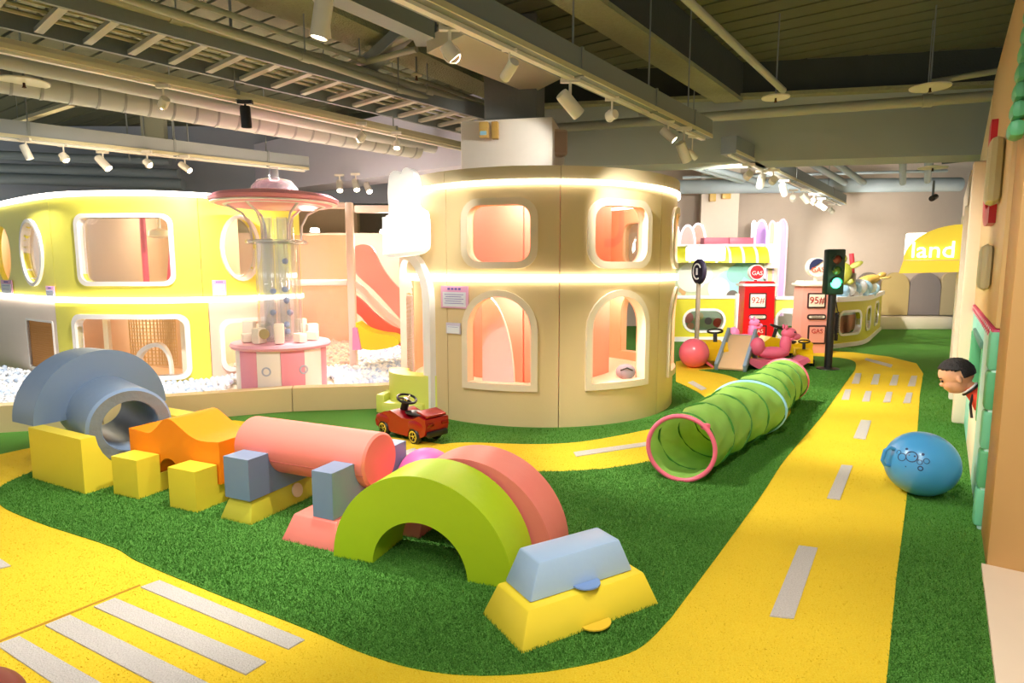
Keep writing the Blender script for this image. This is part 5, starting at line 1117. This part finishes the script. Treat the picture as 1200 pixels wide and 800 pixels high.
def yellow_ride(label, c, rz, s=1.0):
    t = thing('ride_on_car', label, 'toy car', c, rz); ym = M('ride_yellow', (248, 196, 10), .3, coat=.3)
    q = B(); q.prism([(-.32*s, .08*s), (-.34*s, .2*s), (-.26*s, .27*s), (-.1*s, .2*s), (.06*s, .19*s), (.14*s, .28*s), (.26*s, .3*s), (.36*s, .22*s), (.37*s, .08*s)], .26*s, .03, 3, off=-.13*s); q.obj('car_body', ym, t)
    B().ball((-.06*s, 0, .21*s), .1*s, (1.4, .8, .3), 16, 8).obj('seat', black, t); B().tube([(.16*s, 0, .26*s), (.12*s, 0, .4*s)], .025*s, 8).obj('steering_column', black, t)
    c0 = Vector((.11*s, 0, .42*s)); n_ = Vector((-.4, 0, 1)).normalized(); a, b = frame(n_); B().tube([c0+a*.09*s*math.cos(2*PI*k/20)+b*.09*s*math.sin(2*PI*k/20) for k in range(20)], .012*s, 6, closed=True).obj('steering_wheel', black, t)
    for x in (-.2, .24):
        for k in (-1, 1): w_ = B(); w_.lathe([(0, -.03*s), (.07*s, -.03*s), (.07*s, .03*s), (0, .03*s)], 18, c=(x*s, k*.13*s, .07*s), axis=(0, 1, 0), close=False); w_.obj('wheel', black, t)
yellow_ride('yellow ride-on car with black wheel left of the toddler slide', G(835, 425), math.radians(-100), 1.25)
yellow_ride('long yellow ride-on car behind the rose-pink rocking horse', G(918, 419), math.radians(185), 1.25)
p = G(940, 427); yellow_ride('small yellow ride-on toy right of the rose-pink rocking horse', p, math.radians(250), .9)
# ================================================================== RIGHT-HAND FACADE  (plane v = WV, runs along U)
RU = PI/2-AU; org = UV(3.78, WV, 0)
def FU(u, v, z): return UV(u, WV+v, z)-org       # coordinates in a frame at org without rotation
ochre = M('ochre_wall', (206, 160, 98), .6, .04, 6)
nw = B(); nw.box(UV(4.05, WV-1.55, 2.1), (.54, 3.06, 4.2), RU, .01); o = nw.obj('wall_right', ochre); tag(o, 'ochre end wall at the right edge of the photo', kind='structure')
def ub(u0, u1, v0, v1, z0, z1, name, mat, parent=None, bev=.01):
    return B().box(UV((u0+u1)/2, WV+(v0+v1)/2, (z0+z1)/2), (u1-u0, v1-v0, z1-z0), RU, bev).obj(name, mat, parent)
fa = thing('play_facade', 'pale ochre shop-like facade with mint window running along the right side', 'facade', (0, 0, 0))
fo = vinyl('facade_ochre', (226, 190, 130)); fc_ = vinyl('facade_cream', (246, 226, 196))
mintm = vinyl('mint_vinyl', (150, 226, 206)); mintl = vinyl('mint_light', (196, 240, 226)); mg = vinyl('trim_green', (100, 186, 130))
# mint storey: opening u 5.25..6.5, z .55..1.05 for the child
ub(4.34, 5.35, -.12, .0, 0, 1.09, 'mint_panel', mintl, fa); ub(5.35, 6.5, -.12, 0, 0, .44, 'mint_panel', fc_, fa); ub(5.35, 6.5, -.12, 0, .96, 1.09, 'mint_panel', mintm, fa); ub(6.5, 7.3, -.12, 0, 0, 1.09, 'mint_panel', mintm, fa)
ub(5.30, 5.37, -.05, .006, .44, .98, 'window_trim', mg, fa); ub(5.3, 6.55, -.05, .02, .95, 1.0, 'window_trim', M('dark_mint', (96, 140, 120), .6), fa); ub(6.48, 6.56, -.05, .03, .44, .98, 'window_trim', mg, fa)
ub(4.34, 7.3, -.1, .012, 1.095, 1.165, 'dotted_band', M('raspberry', (206, 60, 100), .5), fa)
for k in range(18):
    for z in (1.113, 1.147): q = B(); q.lathe([(0, .003), (.008, .002), (.008, -.002)], 8, c=UV(4.42+.16*k+(.08 if z > 1.13 else 0), WV+.0125, z), axis=V, close=False); q.obj('dot', white, fa)
z = .02
for k in range(5): ub(4.33, 4.46, -.04, .02, z, z+.222, 'green_pad', mg if k % 2 else vinyl('mint_pad', (120, 206, 160)), fa, .02); z += .228
ub(4.34, 7.3, -.14, -.0, 1.17, 3.2, 'upper_panel', fo, fa)
ub(5.0, 5.35, .0, .07, 1.36, 1.66, 'soft_pad', vinyl('pad_cream', (206, 196, 156)), fa, .04); ub(4.8, 5.1, .0, .08, 1.9, 2.3, 'soft_pad', vinyl('pad_cream', (206, 196, 156)), fa, .04)
z = 2.12
for k in range(7): ub(3.82, 3.98, -.02, .05-.004*k, z, z+.085, 'leaf_pad', mg, fa, .03); z += .088
# red arc
q = B(); pr = [(.0, 2.6), (0, 2.05)]+[(.3-.3*math.cos(a), 2.05-.25*math.sin(a)) for a in np.linspace(0, PI/2, 8)]+[(.45, 1.8), (.45, 1.92)]+[(.3-.17*math.cos(a), 2.05-.13*math.sin(a)) for a in np.linspace(PI/2, 0, 8)]+[(.13, 2.6)]
q.prism(pr, .04); o = q.obj('red_arc', M('arc_red', (214, 40, 60), .4), fa); o.location = UV(6.2, WV, 0); o.rotation_euler = (0, 0, RU+PI); o.scale = (2.3, 1, 1)
for v_ in o.data.vertices: v_.co.y = -v_.co.y
for k, (u0, u1, v1, z1, m_) in enumerate(((7.3, 7.45, .1, 2.5, fc_), (7.45, 8.6, .0, 2.3, fo), (8.6, 8.75, .12, 2.2, creamlt), (8.75, 10.2, 0, 2.35, fc_), (10.2, 10.35, .12, 2.2, creamlt), (10.35, 13.5, .02, 2.2, vinyl('far_pink_panel', (246, 196, 180))))):
    ub(u0, u1, -.12, v1, 0, z1, 'pilaster' if u1-u0 < .3 else 'facade_panel', m_, fa, .02)
ub(13.5, 18.6, -.12, .0, 0, 3.2, 'facade_panel', fc_, fa)
q = B(); q.prism([(0, 2.3), (2.9, 2.35), (2.9, 2.6), (0, 3.1)], .1, .02); o = q.obj('gable_board', vinyl('gable_cream', (240, 220, 176)), fa); o.location = UV(7.4, WV-.1, 0); o.rotation_euler = (0, 0, RU)
# canopy sign: quarter dome with lettering
cz0, cz1 = 1.47, 2.1; cs = thing('canopy_sign', 'glowing yellow quarter-round canopy sign with white lettering', 'sign', UV(10.0, WV+.1, 0), math.atan2(V.y, V.x)+0.0)
# local x = V (outwards), local y = -U direction? use y toward -U (camera)
gy = M('canopy_yellow', (250, 226, 70), .4, emit=.35)
prf = [(0, 1.62)]+[(.62-.0-.62*(1-math.cos(a)), 1.62+.45*math.sin(a)) for a in np.linspace(0, PI/2, 12)]
o = B().prism(prf, .25, .01, off=-.12).obj('canopy_front', gy, cs); o = B().prism([(0, 1.46), (.66, 1.44), (.62, 1.61), (0, 1.61)], .3, .01, off=-.15).obj('canopy_lip', gy, cs)
B().box((.44, .0, 1.8), (.36, .1, .36), 0, .03).obj('glow_box', emis('canopy_glow', (255, 250, 235), 3), cs)
text('lettering', 'land', .3, emis('letter_white', (255, 255, 250), 2.5), cs, (.3, .14, 1.74), (PI/2, 0, PI), .01)
# cantilever pipes over the facade
pipe('ceiling_pipe', 'thin dark pipe bracket above the facade gable', [P(1104, 190, 9.5), P(1172, 183, 9.0)], .03, steel)
t = thing('security_camera', 'small dark camera hanging by the far duct end', 'camera', P(1093, 232, 11)); B().tube([(0, 0, .3), (0, 0, 0)], .02, 8).obj('stem', steel, t); B().tube([(-.08, -.1, -.02), (.08, .05, .03)], .05, 12).obj('camera_body', black, t)
# ================================================================== CHILD LEANING OUT
def child():
    head = P(1121, 441, 4.66); base = Vector((head.x, head.y, head.z))
    f = Vector((V.x*.96, V.y*.96, -.28)).normalized()
    up = (Vector((0, 0, 1))-f*f.z).normalized(); up = (up+f*.18).normalized(); f = (f-up*f.dot(up)).normalized(); s = up.cross(f).normalized()
    R = Matrix((f, s, up)).transposed()
    K = 1.16
    t = thing('person', 'small child with short dark hair in a red top leaning out of the mint window', 'person', base)
    def L(x, y, z): return R @ (Vector((x, y, z))*K)
    q = B()
    def el(c, r, sc): q.ball(L(*c), r*K, sc, 24, 16, R)
    el((-.005, 0, .02), .1, (1.0, .8, .93)); el((.02, 0, -.035), .078, (.95, .85, .95)); el((.045, 0, -.072), .038, (1, 1.1, .7))      # skull, face, chin
    el((.095, 0, -.022), .017, (1, .75, .9)); el((.075, 0, .01), .02, (.6, .7, 1.6)); el((.083, 0, -.05), .02, (.7, 1.1, .4)); el((.079, 0, -.062), .018, (.7, 1.0, .45))
    el((.05, .042, -.035), .032, (1, .7, 1)); el((.05, -.042, -.035), .032, (1, .7, 1)); el((-.01, .082, -.015), .026, (.6, .4, 1)); el((-.01, -.082, -.015), .026, (.6, .4, 1))
    # neck, trunk and arms, into the opening
    inn = -V
    def cap(a, b, r0, r1, n=8):
        for k in range(n+1): q.ball(a.lerp(b, k/n), r0+(r1-r0)*k/n, (1, 1, 1), 14, 10)
    nb_ = L(-.03, 0, -.07); ch_ = nb_+inn*.13+Vector((0, 0, -.12)); hip = ch_+inn*.12+Vector((0, 0, -.3))
    cap(L(-.02, 0, -.04), ch_, .042, .05); cap(ch_, hip, .085, .075, 8)
    for sg in (-1, 1):
        sh = ch_+U*sg*.1+Vector((0, 0, .02)); el_ = sh+inn*.05+Vector((0, 0, -.1))+U*sg*.02; wr = el_-inn*.015+Vector((0, 0, -.03))-U*sg*.05; cap(ch_, sh, .06, .048, 4); cap(sh, el_, .044, .034); cap(el_, wr, .033, .024)
        q.ball(wr-inn*.035, .026, (1, 1, .6), 12, 8)
        for j in range(4): cap(wr-inn*.04+U*(j-1.5)*.013, wr-inn*(.075+(.006 if j in (1, 2) else 0))+U*(j-1.5)*.014+Vector((0, 0, -.012)), .0085, .007, 4)
        cap(wr-inn*.025-U*sg*.02, wr-inn*.05-U*sg*.036, .009, .007, 4)
    me = q.mesh('body', M('skin', (226, 164, 124), .5, .05, 60)); o = link('body', me, t)
    md = o.modifiers.new('r', 'REMESH'); md.mode = 'VOXEL'; md.voxel_size = .0055; md.use_smooth_shade = True
    ms = o.modifiers.new('s', 'SMOOTH'); ms.iterations = 3; ms.factor = .5
    dg = bpy.context.evaluated_depsgraph_get(); m2 = bpy.data.meshes.new_from_object(o.evaluated_get(dg)); o.modifiers.clear(); o.data = m2; bpy.data.meshes.remove(me)
    # hair: skull shell above the hairline
    h = B(); h.ball((0, 0, 0), .108*K, (1.0, .84, .97), 40, 28)
    dele = []
    for v in h.bm.verts:
        x, y, z = v.co.x/K, v.co.y/K, v.co.z/K
        if z < .018+max(0, x)*.55-(.062 if x < -.02 else 0) and True: dele.append(v)
        n_ = .0025*math.sin(x*160)*math.sin(y*190+z*120); v.co *= 1+n_/.1
    bmesh.ops.delete(h.bm, geom=dele, context='VERTS')
    for v in h.bm.verts: v.co = L(-.006, 0, .02)+R @ v.co
    ho = h.obj('hair', M('black_hair', (30, 22, 20), .6, .6, 120), t); sm = ho.modifiers.new('t', 'SOLIDIFY'); sm.thickness = .012; sm.offset = -1
    for sg in (-1, 1):
        e = B(); e.ball(L(.083, .035*sg, .002), .0125*K, (.6, 1.2, .7), 14, 8, R); e.obj('eye', M('eye_dark', (24, 16, 14), .2), t)
        e = B(); e.beam(L(.094, .018*sg, .024), L(.08, .052*sg, .025), .006, .006); e.obj('eyebrow', M('black_hair', (30, 22, 20)), t)
    # clothing: red top
    c = B()
    def capc(a, b, r0, r1, n=8):
        for k in range(n+1): c.ball(a.lerp(b, k/n), r0+(r1-r0)*k/n, (1, 1, 1), 16, 12)
    capc(nb_+inn*.03+Vector((0, 0, -.035)), ch_, .052, .09); capc(ch_, hip, .095, .088)
    for sg in (-1, 1): sh = ch_+U*sg*.1+Vector((0, 0, .02)); el_ = sh+inn*.05+Vector((0, 0, -.1))+U*sg*.02; capc(ch_, sh, .07, .058, 4); capc(sh, el_, .054, .044)
    me = c.mesh('red_top', M('red_top', (226, 74, 44), .8, .2, 60)); o = link('red_top', me, t); md = o.modifiers.new('r', 'REMESH'); md.mode = 'VOXEL'; md.voxel_size = .009; md.use_smooth_shade = True
    dg = bpy.context.evaluated_depsgraph_get(); m2 = bpy.data.meshes.new_from_object(o.evaluated_get(dg)); o.modifiers.clear(); o.data = m2; bpy.data.meshes.remove(me)
    n_ = (nb_-ch_).normalized(); a, b = frame(n_); cc = nb_+inn*.028+Vector((0, 0, -.03))
    B().tube([cc+n_*.012+a*.058*math.cos(2*PI*k/24)+b*.055*math.sin(2*PI*k/24) for k in range(24)], .008, 8, closed=True).obj('white_collar', white, t)
    B().tube([cc+a*.07*math.cos(2*PI*k/24)+b*.066*math.sin(2*PI*k/24) for k in range(24)], .008, 8, closed=True).obj('black_collar_band', black, t)
    B().tube([ch_-U*.05-inn*.09+Vector((0, 0, .06)), ch_-U*.06-inn*.1+Vector((0, 0, -.02)), ch_-U*.06-inn*.085+Vector((0, 0, -.12))], .009, 8).obj('strap', black, t)
child()
